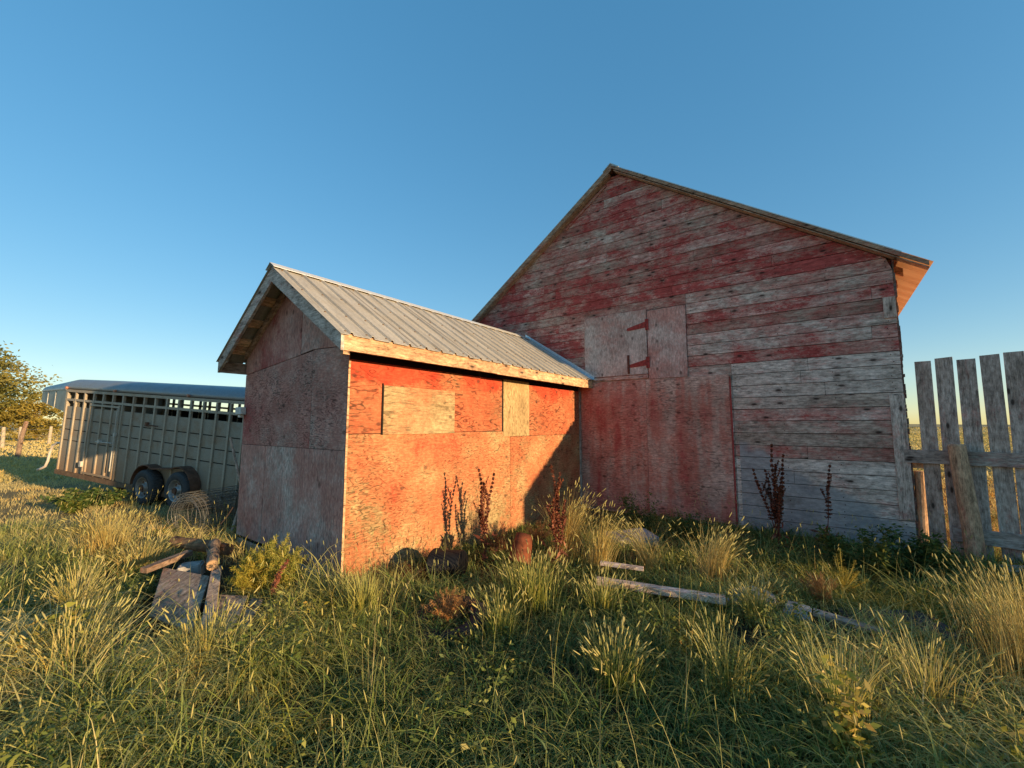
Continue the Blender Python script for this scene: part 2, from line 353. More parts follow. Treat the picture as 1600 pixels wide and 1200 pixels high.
wall = MB()
PRF = {}                                # row -> paint override (right part)
def xl(z): return max(XL, XC - (ZR - 0.10 - z) / SL)
def xr(z): return min(XR, XC + (ZR - 0.10 - z) / SL)
nrow = 36; rh = 0.18; z00 = 0.04
for r in range(nrow):
    za, zb = z00 + r * rh + 0.004, z00 + (r + 1) * rh - 0.004
    if zb > ZR - 0.16: zb = ZR - 0.16
    if za >= zb: break
    cuts = []
    x = XL + random.uniform(0.6, 3.0)
    if za < 3.7: cuts.append(2.0 if za > 2.45 else 2.64)
    while x < XR - 0.7:
        if za > 3.7 or x > 2.9 or x < -0.2: cuts.append(x)
        x += random.choice([2.4, 3.0, 3.6, 4.8])
    if 2.6 < za < 3.9 and random.random() < 0.45: cuts.append(4.36 + random.uniform(-.02, .02))
    cuts = sorted(c_ for c_ in cuts if xl(zb) + .2 < c_ < xr(zb) - .2); ends = [None] + cuts + [None]
    for q in range(len(ends) - 1):
        a, b = ends[q], ends[q + 1]
        al, bl = xl(za), xr(za); at, bt = xl(zb), xr(zb)
        A0 = al if a is None else a + 0.002; A1 = at if a is None else a + 0.002
        B0 = bl if b is None else b - 0.002; B1 = bt if b is None else b - 0.002
        A0 = max(A0, al); A1 = max(A1, at); B0 = min(B0, bl); B1 = min(B1, bt)
        if B0 - A0 < 0.02: continue
        if B1 < A1: B1 = A1 = (A1 + B1) / 2
        mid = (A0 + B0) / 2
        if za > 3.7: p = random.choice([0.42, 0.52, 0.60, 0.66, 0.70])
        elif mid > 2.0: p = random.choice([0.38, 0.46, 0.56, 0.64])
        else: p = random.choice([0.45, 0.55, 0.65, 0.74])
        if mid > 2.5:
            if 11 <= r <= 13: p = 0.05
            elif r == 14: p = 0.62
            elif 7 <= r <= 10: p = random.choice([0.16, 0.28, 0.36])
            elif r in (6,): p = 0.40
            elif r < 6: p = 0.08
        if mid < 2.0 and r < 14: p = 0.3
        rn = random.random()
        if mid > 2.5 and 11 <= r <= 13: rn = 0.9 + 0.03 * (r - 10)
        if mid > 2.5 and r < 6: rn = 0.88 + 0.02 * r
        jo = random.uniform(-0.002, 0.002); t = -0.024 + jo; lean = 0.005
        wall.hexa([(A0, t - lean, za), (B0, t - lean, za), (B0, 0.0, za), (A0, 0.0, za), (A1, t, zb), (B1, t, zb), (B1, 0.0, zb), (A1, 0.0, zb)], rnd=rn, paint=p)
wall.build('board_wall', M_board, barn)
nl_ = MB(); random.seed(21)
for sx in np.arange(-2.8, 4.6, .61):
    for r in range(nrow):
        for dz in (.045, .135):
            z_ = z00 + r * rh + dz + random.uniform(-.012, .012); x_ = sx + random.uniform(-.02, .02)
            if z_ > 2.42 or x_ > 2.66:
                if xl(z_) + .05 < x_ < xr(z_) - .05 and random.random() < .85: nl_.box(x_ - .005, x_ + .005, -.034, -.02, z_ - .005, z_ + .005)
nl_.build('wall_nails', mat_plain('rusted_nail_head', (.05, .025, .018), .9), barn)['kind'] = 'stuff'
bk = MB(); bk.prism([(XL + .01, 0.0), (XR - .01, 0.0), (XR - .01, 3.72), (XC, ZR - 0.2), (XL + .01, 3.72)], 1, 0.004, 0.05)
bk.build('wall_backing', M_dark, barn)
DEP = 9.5
sw = MB()
for xx in (XR - 0.0, XL):
    s_ = -1 if xx > 0 else 1
    for r in range(21):
        za = 0.04 + r * rh; sw.box(min(xx, xx + s_ * .03), max(xx, xx + s_ * .03), 0.05, DEP, za + .002, min(za + rh - .002, 3.78), paint=random.uniform(.45, .8))
sw.build('side_wall', mat_board('weathered_red_side_board', 1), barn)
rw = MB(); rw.prism([(XL + .03, 0.0), (XR - .03, 0.0), (XR - .03, 3.76), (XC, ZR - 0.14), (XL + .03, 3.76)], 1, DEP - 0.03, DEP, paint=0.6)
rw.build('rear_wall', M_board, barn)
# ragged shingle edge of the side wall seen end on
rg = MB(); z = 0.15
while z < 3.78:
    hh = random.uniform(.04, .10); o = random.uniform(0.002, 0.020)
    rg.box(XR + 0.001, XR + 0.012 + o, -0.026 + random.uniform(0, .006), 0.06, z, z + hh - .004, paint=random.choice([0.2, 0.4, 0.5])); z += hh
rg.build('corner_siding_edge', mat_board('dark_red_corner_siding', 1, red=(.05, .012, .01), red2=(.12, .03, .025), g=0.3), barn)
cb = MB()
for za, zb, x0 in ((0.42, 1.98, 4.44), (3.0, 3.28, 4.46)):
    cb = MB(); cb.box(x0 + .02, XR + 0.004, -0.046, -0.029, za, zb, paint=.15, rnd=.6); cb.build('corner_board', M_trimv, barn)
# plywood over the old doorway
pw = MB()
pw.box(0.01, 1.28, -0.046, -0.030, 0.10, 2.40, rnd=.31, paint=0.56); pw.box(1.284, 2.60, -0.047, -0.030, 0.08, 2.395, rnd=.57, paint=0.54)
pw.build('plywood_panel', M_ply_barn, barn)
p2 = MB(); p2.box(1.345, 1.99, -0.050, -0.030, 2.405, 3.62, rnd=.2, paint=0.50); p2.build('plywood_panel', M_ply_v, barn)
p3 = MB(); p3.box(2.605, 2.625, -0.052, -0.030, 0.1, 2.36, paint=.9); p3.build('door_jamb_strip', M_boardv, barn)
# hatch
ht = MB(); ht.box(0.115, 1.325, -0.058, -0.032, 2.50, 3.66, rnd=.77, paint=0.36)
hatch = ht.build('hatch_door', M_ply_v, barn)
hd = MB()
hd.box(0.09, 1.34, -0.031, -0.0295, 2.47, 3.69); hd.box(0.10, 1.33, -0.054, -0.03, 2.425, 2.485, paint=.3); hd.build('hatch_sill', M_board, barn)
for zz in (3.38, 2.70):
    h = MB(); h.prism([(1.31, zz - .10), (1.37, zz - .10), (1.37, zz + .10), (1.31, zz + .10)], 1, -0.066, -0.0585)
    h.prism([(1.309, zz - .055), (1.309, zz + .055), (0.98, zz - .025), (0.96, zz - .06), (1.0, zz - .075)], 1, -0.064, -0.0585)
    h.tube([(1.318, -0.066, zz - .09), (1.318, -0.066, zz + .09)], 0.010)
    h.build('hinge', M_redpaint, hatch)
hl = MB(); hl.box(0.965, 1.005, -0.070, -0.0585, 2.52, 2.86); hl.build('latch_bar', mat_plain('rust_brown_iron', (0.13, 0.045, 0.03), 0.8, 0.4, 30), hatch)
random.seed(11)
# roof: sheathing, shingled/galvanised skin, rake boards, rafters
def slope_slab(mb, x0, x1, ya, yb, top, bot, zf=rz, **k):
    z0, z1 = zf(x0), zf(x1)
    mb.hexa([(x0, ya, z0 + bot), (x1, ya, z1 + bot), (x1, yb, z1 + bot), (x0, yb, z0 + bot), (x0, ya, z0 + top), (x1, ya, z1 + top), (x1, yb, z1 + top), (x0, yb, z0 + top)], **k)
ER, EL = 4.95, -3.39
rf = MB()
slope_slab(rf, XC, ER - .26, -0.17, DEP + .2, 0.012, -0.004); slope_slab(rf, EL - .03, XC, -0.17, DEP + .2, 0.012, -0.004)
rf.build('roof_skin', M_galv, barn)
cp = MB(); cp.prism([(XC - .16, ZR - .09), (XC, ZR + .035), (XC + .16, ZR - .09), (XC + .15, ZR - .10), (XC, ZR + .015), (XC - .15, ZR - .10)], 1, -0.19, DEP + .2)
cp.build('ridge_cap', M_galv, barn)
dk = MB()
for side in (1, -1):
    e = (ER - .265) if side > 0 else (EL + .20); n = 22
    for q in range(n):
        xa = XC + (e - XC) * q / n; xb = XC + (e - XC) * (q + .96) / n; x0, x1 = sorted((xa, xb))
        slope_slab(dk, x0, x1, -0.145 + random.uniform(-.006, .004), DEP + .15, -0.006, -0.028, paint=.1)
dk.build('roof_deck', mat_board('brown_roof_deck', 1, g=0.6, warm=0.5), barn)
rk = MB()
slope_slab(rk, XC, ER - .02, -0.165, -0.149, -0.006, -0.062, paint=.12, rnd=.3); slope_slab(rk, EL + .02, XC, -0.165, -0.149, -0.006, -0.105, paint=.12, rnd=.5)
slope_slab(rk, EL + .3, XC - .05, -0.148, -0.03, -0.105, -0.125, paint=.12, rnd=.5)
slope_slab(rk, XC + .05, ER - .02, -0.148, -0.03, -0.075, -0.090, paint=.12, rnd=.7)
rk.build('rake_board', mat_board('pale_rake_board', 0, g=.62, warm=0.5), barn)
rt = MB(); slope_slab(rt, -0.28, 0.62, -0.05, -0.026, -0.16, -0.215, paint=.7); rt.build('rake_trim', M_board, barn)
q = 0.35; M_raft = mat_board('red_brown_rafter', 0, g=0.7, warm=0.8)
while q < DEP:
    ra = MB(); slope_slab(ra, XR + .02, ER - .20, q, q + .05, -0.03, -0.14, paint=.3); ra.build('rafter_tail', M_raft, barn); q += 0.6
# pale eave lip in lengths over the deck, made translucent to glow warmly
kk = NT('pale_translucent_eave_sheet', .6, .3); kn = kk.noise(kk.vec((2, 6, 2)), 1, 4); kc = kk.ramp(kn, [(.3, (.62, .42, .26)), (.7, (.74, .56, .38))]); kk.color(kc)
ktr = kk.t.nodes.new('ShaderNodeBsdfTranslucent'); kk.t.links.new(kc, ktr.inputs[0]); kmx = kk.t.nodes.new('ShaderNodeMixShader'); kmx.inputs[0].default_value = .5
kk.t.links.new(kk.b.outputs[0], kmx.inputs[1]); kk.t.links.new(ktr.outputs[0], kmx.inputs[2]); kk.t.links.new(kmx.outputs[0], kk.t.nodes['Material Output'].inputs[0])
el = MB(); q = -0.16
while q < DEP:
    slope_slab(el, ER - .26, ER + .02, q + .003, min(q + .55, DEP + .15), 0.006, 0.001); q += .553
el.build('eave_sheet', kk.m, barn)

# ================================================================ SHED
shed = tag(empty('shed', (J0[0], J0[1], 0), (0, 0, ANG)), 'low lean plywood shed with orange-red paint and a ribbed metal roof, butted against the barn', 'shed')
SY0, SX0, SX1 = -4.956, -2.56, -0.04       # end wall y, left wall x, right wall x
SC, SZ, SS = -1.28, 3.46, 0.655            # ridge
def sz(x): return SZ - SS * abs(x - SC)
M_pA = mat_ply('worn_red_plywood', 1, ((0.14, 0.08, 0.045), (0.40, 0.25, 0.13)), (0.36, 0.028, 0.014), (0.46, 0.085, 0.04), 8, (2.0, 2.34), ringc=.6, stretch=(2.4, 8.5))  # red paint worn down to brown wood
M_pB = mat_ply('worn_tan_plywood', 1, ((0.13, 0.085, 0.042), (0.44, 0.35, 0.18)), (0.36, 0.035, 0.018), (0.50, 0.10, 0.05), 9, ringc=.42, fw=(.84, 1.14))
M_pV = mat_ply('bare_plywood_strip', 2, ((0.18, 0.12, 0.06), (0.46, 0.34, 0.18)), (0.5, 0.08, 0.03), (0.6, 0.14, 0.06), 5, ringc=.3)
M_pG = mat_ply('greyed_plywood', 0, ((0.19, 0.15, 0.135), (0.60, 0.50, 0.46)), (0.26, 0.035, 0.035), (0.40, 0.10, 0.09), 9, ringc=.5)
M_pGv = mat_ply('greyed_plywood_vertical', 2, ((0.23, 0.19, 0.175), (0.66, 0.57, 0.53)), (0.27, 0.04, 0.037), (0.42, 0.12, 0.105), 5, ringc=.25)
M_lumber = mat_board('new_fascia_lumber', 1, red=(.3, .2, .1), g=.70, warm=0.9)
def Y(s): return SY0 + s
core = MB(); core.box(SX0 + .012, SX1 - .012, SY0 + .012, -0.05, 0.12, 2.45); core.prism([(SX0 + .012, 2.4501), (SX1 - .012, 2.4501), (SC, SZ - .12)], 1, SY0 + .012, -0.05)
core.build('wall_core', M_dark, shed)
def side_panel(name, s0, s1, z0, z1, m, out=0.0, **k):
    mb = MB(); mb.box(SX1 - .011, SX1 + out, Y(s0), Y(s1), z0, z1, **k); return mb.build(name, m, shed, bevel=.0015)
side_panel('upper_wall_panel', 0.0, 2.50, 1.512, 2.27, M_pA, rnd=.42, paint=.58)
side_panel('upper_wall_panel', 3.205, 4.95, 1.43, 2.25, M_pA, rnd=.13, paint=.60)
side_panel('lower_wall_panel', 0.0, 2.70, 0.0, 1.505, M_pB, rnd=.66, paint=.63)
side_panel('lower_wall_panel', 2.705, 4.95, -0.02, 1.425, M_pB, rnd=.87, paint=.64)
side_panel('filler_strip', 2.53, 3.20, 1.43, 2.285, M_pV, 0.006, rnd=.35, paint=.12)
side_panel('filler_panel_edge', 2.505, 2.525, 1.51, 2.27, M_dark, -.004)
side_panel('window_board', 0.42, 1.50, 1.495, 2.03, mat_ply('bare_window_board', 1, ((0.17, 0.12, 0.065), (0.46, 0.345, 0.19)), (.52, .08, .035), (.6, .16, .08), 6, ringc=.35, stretch=(1.6, 9)), 0.018, rnd=.25, paint=.34)
wt = MB(); wt.box(SX1 + .001, SX1 + .016, Y(0.403), Y(0.416), 1.495, 2.05); wt.build('window_edge_strip', M_dark, shed)
ct = MB(); ct.box(SX1 + .001, SX1 + .03, -0.055, -0.030, 0.1, 2.25, paint=.15, rnd=.8); ct.build('corner_trim', mat_board('pale_corner_trim', 2, g=.75), shed)
def end_panel(name, poly, m, out=0.0, **k):
    mb = MB(); mb.prism(poly, 1, SY0 - out, SY0 + .011, **k); return mb.build(name, m, shed, bevel=.0015)
def gx(z, s): return SC + s * (SZ - .10 - z) / SS
end_panel('end_wall_panel', [(-0.76, 1.345), (SX1, 1.345), (SX1, 2.405), (-.76, 2.44)], M_pG, rnd=.52, paint=.50)
end_panel('end_wall_panel', [(SX0, 1.345), (-0.764, 1.345), (-0.764, 2.43), (SX0, 2.28)], M_pG, 0.002, rnd=.17, paint=.66)
end_panel('end_wall_panel', [(-1.83, 0.16), (SX1, 0.12), (SX1, 1.34), (-1.83, 1.34)], M_pGv, rnd=.74, paint=.56)
end_panel('narrow_door', [(SX0, 0.16), (-1.836, 0.16), (-1.836, 1.34), (SX0, 1.34)], M_pGv, 0.003, rnd=.91, paint=.56)
end_panel('gable_panel', [(SX0, 2.286), (-1.05, 2.412), (-1.05, 3.19), (SC, 3.33), (SX0, 2.50)], M_pGv, 0.004, rnd=.33, paint=.70)
end_panel('gable_panel', [(-1.045, 2.42), (-0.76, 2.447), (SX1, 2.413), (SX1, 2.53), (-1.045, 3.19)], M_pGv, 0.001, rnd=.63, paint=.56)
sk = MB(); sk.box(SX0 + .02, SX1 - .03, SY0 - .001, SY0 + .010, -0.08, 0.118, paint=.05, rnd=.9); sk.box(-.95, -.62, SY0 - .012, SY0 - .002, 0.15, .18)
sk.box(-1.5, SX1 - .02, SY0 - .024, SY0 - .002, -0.06, 0.108, paint=.02, rnd=.95)
sk.build('skirting_board', M_trim, shed)
ce = MB(); zz = 0.14
while zz < 2.26:
    h = random.uniform(.15, .5); ce.box(SX1 + .001, SX1 + .006 + random.uniform(0, .004), SY0 - .004, SY0 + .018, zz, min(zz + h - .01, 2.26), paint=.1, rnd=.9); zz += h
ce.build('corner_edge', M_lumber, shed)
lw = MB(); lw.box(SX0 - .001, SX0 + .011, SY0 + .013, -.05, .1, 2.56, paint=.6); lw.build('left_wall', M_pA, shed)
# ribbed roof
def ribbed(mb, xa, xb, ya, yb, pitch=0.229, th_=0.004, zf=sz):
    prof = []; yv = ya; prof.append((ya, 0))
    while yv < yb:
        c_ = yv + pitch / 2
        for dy, h in ((-.022, 0), (-.010, .026), (.010, .026), (.022, 0)):
            if c_ + dy < yb: prof.append((c_ + dy, h))
        for dy in (.075, .1): 
            pass
        yv += pitch
    prof.append((yb, 0)); n = len(prof); vs = []
    for (x_) in (xa, xb):
        for sgn in (1, 0):
            for (y_, h) in prof: vs.append((x_, y_, zf(x_) + h + th_ * sgn))
    fs = []
    for q in range(n - 1):
        fs += [(q, q + 1, 2 * n + q + 1, 2 * n + q), (n + q, 3 * n + q, 3 * n + q + 1, n + q + 1), (q, n + q, n + q + 1, q + 1), (2 * n + q, 2 * n + q + 1, 3 * n + q + 1, 3 * n + q)]
    fs += [(0, 2 * n, 3 * n, n), (n - 1, 2 * n - 1, 4 * n - 1, 3 * n - 1)]
    mb.add(vs, fs, rnd=.5)
M_roof = mat_metal('pale_ribbed_steel', (0.44, 0.405, 0.34), 0.55, 0.2, (0.32, 0.26, 0.18), 0.28, None, (.9, 9, .9))
GO, EO = 0.27, 0.30                        # gable and eave overhang
rs = MB(); ribbed(rs, SC, SX1 + EO + .02, SY0 - GO - .02, -0.05); ribbed(rs, SC, SX0 - EO + .05, SY0 - GO - .02, -0.05)
rs.build('ribbed_roof', M_roof, shed)
scw = MB()
for d_ in (.12, .62, 1.12, 1.5):
    yv = SY0 - GO + .06
    while yv < -.1:
        x_ = SC + d_; scw.box(x_ - .007, x_ + .007, yv - .007, yv + .007, sz(x_) + .001, sz(x_) + .011); yv += .229
scw.build('roof_screws', mat_plain('rusty_screw_heads', (.12, .07, .04), .8), shed)['kind'] = 'stuff'
lap = MB()
for yv in (SY0 + .62, SY0 + 1.53, SY0 + 2.44, SY0 + 3.35, SY0 + 4.27):
    slope_slab(lap, SC + .01, SX1 + EO + .019, yv, yv + .012, .0075, .0045, sz)
lap.build('sheet_lap_edges', mat_metal('lap_edge_steel', (.25, .22, .18), .6, .3), shed)['kind'] = 'stuff'
cap = MB(); 
for s_ in (1, -1):
    slope = [(SC, SZ + .034), (SC + s_ * .11, SZ + .034 - .11 * SS), (SC + s_ * .11, SZ + .030 - .11 * SS), (SC, SZ + .028)]
    cap.prism(slope, 1, SY0 - GO - .03, -0.06)
cap.build('ridge_cap', mat_metal('ridge_cap_steel', (0.72, 0.70, 0.64), 0.4, 0.4, (0.4, 0.33, 0.22), 0.2), shed)
fl = MB(); slope_slab(fl, SC - .02, SX1 + EO + .04, -0.20, -0.06, 0.034, 0.028, sz); slope_slab(fl, SC - .02, SX1 + EO + .04, -0.235, -0.205, 0.040, 0.022, sz)
slope_slab(fl, SC - .02, SX1 + EO + .04, -0.062, -0.056, 0.10, 0.022, sz)
slope_slab(fl, SX0 - EO + .05, SC - .02, -0.20, -0.06, 0.034, 0.028, sz); fl.build('wall_flashing', mat_metal('wall_flashing_steel', (0.62, 0.66, 0.70), 0.35, 0.7, (0.4, 0.35, 0.3), 0.15), shed)
# rake (barge) boards on the gable end, eave fascia on the right
M_barge = mat_board('grey_barge_board', 0, g=0.85)
bg = MB()
y0, y1 = SY0 - GO, SY0 - GO + .032
for s_, xe in ((1, SX1 + EO), (-1, SX0 - EO + .07)):
    zt, ze = sz(SC) - .006, sz(xe) - .006
    bg.prism([(SC, zt), (xe, ze), (xe, ze - .155), (SC + s_ * .0, zt - .185)], 1, y0, y1, paint=.05, rnd=.97)
bg.build('barge_board', M_barge, shed)
fa = MB(); xe = SX1 + EO; zt = sz(xe) - .008
fa.box(xe - .034, xe, y1 + .001, Y(2.02), zt - .15, zt + .008, paint=.02, rnd=.62); fa.box(xe - .034, xe - .002, Y(2.024), -0.36, zt - .155, zt + .004, paint=.02, rnd=.81); fa.box(xe - .034, xe - .004, -.357, -.03, zt - .15, zt + .004, paint=.02, rnd=.81)
fa.build('eave_fascia', M_lumber, shed)
fb = MB(); xe2 = SX0 - EO + .07; zt2 = sz(xe2) - .008; fb.box(xe2, xe2 + .034, y1 + .001, -.36, zt2 - .15, zt2, paint=.02); fb.build('eave_fascia', mat_board('old_fascia', 1), shed)
so = MB(); so.box(xe - .055, xe - .012, SY0 - GO + .034, SY0 - GO + .1, zt - .185, zt - .151, paint=.02, rnd=.6); so.build('fascia_block', M_lumber, shed)
pu = MB()
for s_ in (1, -1):
    for d_ in (.10, .45, .80, 1.12, 1.26):
        x_ = SC + s_ * d_
        if s_ < 0 and x_ < SX0 - .22: continue
        pu.hexa([(x_ - .045, SY0 - GO + .034, sz(x_ - .045) - .045), (x_ + .045, SY0 - GO + .034, sz(x_ + .045) - .045), (x_ + .045, -.1, sz(x_ + .045) - .045), (x_ - .045, -.1, sz(x_ - .045) - .045),
                 (x_ - .045, SY0 - GO + .034, sz(x_ - .045) - .006), (x_ + .045, SY0 - GO + .034, sz(x_ + .045) - .006), (x_ + .045, -.1, sz(x_ + .045) - .006), (x_ - .045, -.1, sz(x_ - .045) - .006)], paint=.02)
pu.build('purlin', mat_board('purlin_wood', 1, g=1.1, warm=0.8), shed)
rr = MB(); yb_ = SY0 - .045
for s_, xe_ in ((1, SX1 + .02), (-1, SX0 + .02)):
    rr.prism([(SC, sz(SC) - .05), (xe_, sz(xe_) - .05), (xe_, sz(xe_) - .13), (SC, sz(SC) - .14)], 1, yb_, SY0 - .005, paint=.05)
rr.build('gable_rafter', mat_board('gable_rafter_wood', 0, g=.9, warm=.5), shed)
jb = MB(); jb.box(SX0 - .10, SX0 + .09, SY0 - .075, SY0 - .006, 1.74, 1.84); jb.box(SX0 - .04, SX0 + .03, SY0 - .06, SY0 - .006, 1.70, 1.7395)
jb.build('junction_box', mat_plain('chalky_white_enamel', (0.55, 0.55, 0.52), .6, .2, 20), shed, bevel=.008)

# ================================================================ BOARD FENCE (right)
K = np.array(to_world(XR + .02, -0.02)); W = np.array([0.688, -0.725]); W /= np.linalg.norm(W); WN = np.array([-W[1], W[0]]) * -1   # WN towards the camera side
if WN @ (-K) < 0: WN = -WN
fang = math.atan2(W[1], W[0])
fence = tag(empty('board_fence', (K[0], K[1], 0), (0, 0, fang)), 'tall grey windbreak fence of upright boards beside the barn corner', 'fence')
M_pick = mat_board('grey_fence_board', 2, g=0.80)
# local: x along fence, +y away from the camera side
t = 0.10; i = 0
while t < 8.1:
    wd = random.uniform(.148, .162); h = 2.40 + random.uniform(-.03, .03); lean = random.uniform(-.006, .012)
    if True:
        mb = MB(); z0 = random.uniform(.02, .1)
        mb.hexa([(t + lean * -1, 0, z0), (t + wd - lean, 0, z0), (t + wd - lean, .022, z0), (t - lean, .022, z0), (t + lean, 0, h), (t + wd + lean, 0, h + random.uniform(-.01, .01)), (t + wd + lean, .022, h), (t + lean, .022, h)], paint=.02)
        mb.build('picket', M_pick, fence, bevel=.002)
    t += wd + random.choice([.015, .03, .045, .06]); i += 1
for z_ in (1.21, 0.32):
    mb = MB(); mb.box(-0.06 if z_ > 1 else .3, 8.2, -.040, -.002, z_ - .082, z_ + .082, paint=.02, rnd=.97); mb.build('rail', mat_board('blue_grey_rail', 0, g=.62), fence, bevel=.003)
mb = MB(); mb.box(-.14, .10, .03, .07, 1.06, 1.13, paint=.0, rnd=.8); mb.build('rail_stub', M_lumber, fence)
for q, t in enumerate((0.42, 3.0, 5.6, 8.15)):
    mb = MB(); r0 = .082
    mb.tube([(t + .05, -.125, -.1), (t + .03, -.122, .5), (t - .0, -.12, 1.0), (t - .02, -.12, 1.36 + .1 * (q % 2)), (t - .02, -.12, 1.375 + .1 * (q % 2))], [r0 * 1.08, r0 * 1.03, r0, r0 * .96, r0 * .8], 20, paint=.0)
    mb.build('post', mat_board('round_fence_post', 2, g=.62, warm=.8) if q == 0 else bpy.data.materials['round_fence_post'], fence, smooth=False)
mb = MB(); mb.tube([(.02, .08, -.1), (.06, .09, 1.02)], [.06, .055], 14, paint=.0); mb.build('short_post', bpy.data.materials['round_fence_post'], fence)

# ================================================================ STOCK TRAILER
TR = tag(empty('stock_trailer', (-10.26, 9.5, 0.612), (0, R(3.9), math.atan2(-.37, .93))), 'dusty grey gooseneck stock trailer with slatted sides parked behind the shed', 'trailer')
M_tr = mat_metal('dusty_trailer_paint', (0.29, 0.26, 0.205), 0.7, 0.0, (0.26, 0.15, 0.075), 0.6, (.2, 1.35))
M_trp = mat_metal('trailer_post_paint', (0.36, 0.32, 0.25), 0.6, 0.0, (0.30, 0.18, 0.09), 0.4, (.2, 1.1))
M_rust = mat_plain('rusty_brown_steel', (0.13, 0.065, 0.04), .85, .45, 9)
M_rub = mat_plain('tyre_rubber', (0.05, 0.052, 0.053), .8, .25, 10)
M_rim = mat_metal('dull_grey_rim', (0.30, 0.30, 0.29), .45, .5, (.16, .1, .07), .6)
TL, TW, TH = 7.8, 2.1, 1.9
fr = MB(); fr.box(-.02, TL, -.015, .05, -.10, 0.0); fr.box(-.02, TL, TW - .05, TW + .015, -.10, 0); fr.box(0, TL, .05, TW - .05, -.06, -.02)
fr.build('floor_frame', mat_plain('dusty_brown_sill', (.16, .10, .06), .85, .3, 9), TR)
def side(yo, yi, sgn):
    p = MB()
    for z0, z1 in ((.0, .695), (.715, .945), (.965, 1.195), (1.215, 1.50)):
        p.box(0, TL, min(yo, yi), max(yo, yi), z0, z1)
    p.build('side_panel', M_tr, TR)
side(.028, .034, 1); side(TW - .034, TW - .028, 1)
g = MB(); g.box(.0, TL, .0345, .040, 0, 1.49); g.box(.0, TL, TW - .040, TW - .0345, 0, 1.49); g.build('panel_liner', M_dark, TR)
for yo in (0.0, TW - .045):
    p = MB(); nP = 21
    for q in range(nP):
        x_ = q * (TL - .05) / (nP - 1); p.box(x_, x_ + .048, yo, yo + .045, 0, TH - .06)
    p.build('side_post', M_trp, TR) if False else None
    for q in range(nP):
        x_ = q * (TL - .05) / (nP - 1); pp = MB(); pp.box(x_, x_ + .048, yo, yo + .045, 0.001, TH - .062)
        if yo == 0.0: pp.build('side_post', M_trp, TR)
        else: p.v = p.v
    if yo > 0: p.build('far_side_posts', M_trp, TR)
    rl = MB(); rl.box(0, TL, yo + .004, yo + .04, 1.632, 1.682); rl.box(-.02, TL, yo - .004, yo + .049, TH - .06, TH); rl.build('side_rail', M_trp, TR)
TR.scale = (.95, .95, .95)
# curved roof
rc_ = []
for a in np.linspace(0, 90, 7): rc_.append((.28 - .29 * math.cos(R(a)), TH + .02 + .24 * math.sin(R(a))))
rc_ += [(TW / 2, TH + .30)] + [(TW - p, z_) for p, z_ in rc_[::-1]]
inner = [(p * .985 + .016, z_ - .012) for p, z_ in rc_][::-1]
rfm = MB(); rfm.add([(x_, p, z_) for x_ in (0.0, TL) for p, z_ in rc_ + inner],
    [(i_, (i_ + 1) % (2 * len(rc_)), 2 * len(rc_) + (i_ + 1) % (2 * len(rc_)), 2 * len(rc_) + i_) for i_ in range(2 * len(rc_))])
# tapering nose roof
n_ = len(rc_); ns = [(x_, p, z_) for p, z_ in rc_ for x_ in (0.0,)]
ne = [(-2.3, .42 + (p / TW) * (TW - .84), TH - .10 + (z_ - TH) * .55) for p, z_ in rc_]
rfm.add(ns + ne, [(q, q + 1, n_ + q + 1, n_ + q) for q in range(n_ - 1)] + [tuple(range(n_, 2 * n_))])
rfm.build('roof', mat_metal('grey_trailer_roof', (0.20, 0.225, 0.245), .4, .3, (.25, .2, .14), .2), TR, smooth=True)
bg_ = MB()   # bulkhead with roof fillet, so no gap shows under the roof
bg_.box(-.012, -.001, .02, TW - .02, 0, TH + .02); bg_.build('front_bulkhead', M_tr, TR)
no = MB()
lo0, lo1 = 1.36, 1.52
no.hexa([(-.014, .0, lo0), (-.014, TW, lo0), (-2.3, TW - .42, lo1), (-2.3, .42, lo1), (-.014, .0, TH + .0), (-.014, TW, TH + .0), (-2.3, TW - .42, TH - .10), (-2.3, .42, TH - .10)])
no.build('gooseneck_nose', mat_metal('nose_sheet', (0.24, 0.24, 0.215), .45, .15, (.27, .2, .12), .2), TR)
nr = MB()
for f_ in (.40, .72): nr.box(-2.3 * f_ - .012, -2.3 * f_ + .012, .42 * f_ - .012, .42 * f_ + .004, lo0 + (lo1 - lo0) * f_ + .005, TH - .1 * f_ - .02)
nr.beam((-.014, -.006, TH + .005), (-2.3, .414, TH - .095), .03, .03); nr.build('nose_trim', mat_plain('pale_nose_strip', (.5, .48, .42), .5), TR)
# side door frame, latch gear, marker lamps
dr = MB()
for x_ in (1.16, 2.31): dr.box(x_ - .045, x_ - .002, -.022, -.002, .02, 1.62)
dr.box(1.16, 2.31, -.020, -.002, 1.56, 1.60); dr.box(1.16, 2.31, -.02, -.002, .03, .07)
sdoor = dr.build('side_door_frame', M_trp, TR)
la = MB(); la.tube([(2.30, -.05, .2), (2.30, -.05, 1.55)], .010); la.box(2.27, 2.33, -.06, -.02, .95, 1.02); la.tube([(1.62, -.05, .78), (2.25, -.05, .80)], .011); la.box(1.72, 1.80, -.07, -.02, .76, .83); la.box(1.10, 1.17, -.065, -.02, .18, .30)
la.build('door_latch', mat_plain('galv_latch', (.45, .43, .38), .5), sdoor)
lb = MB(); lb.tube([(3.35, -.03, 1.27), (3.75, -.03, 1.27)], .011); lb.box(3.34, 3.40, -.05, .0, 1.24, 1.33); lb.build('gate_latch', M_rust, TR)
for x_, c_ in ((0.02, 0), (2.05, 0), (4.6, 0)):
    mb = MB(); mb.tube([(x_ + .02, -.01, TH + .035), (x_ + .02, -.05, TH + .035)], .028, 10); mb.build('marker_lamp', mat_plain('amber_lamp_plastic', (.5, .2, .12), .4) if x_ < .1 else bpy.data.materials['amber_lamp_plastic'], TR)
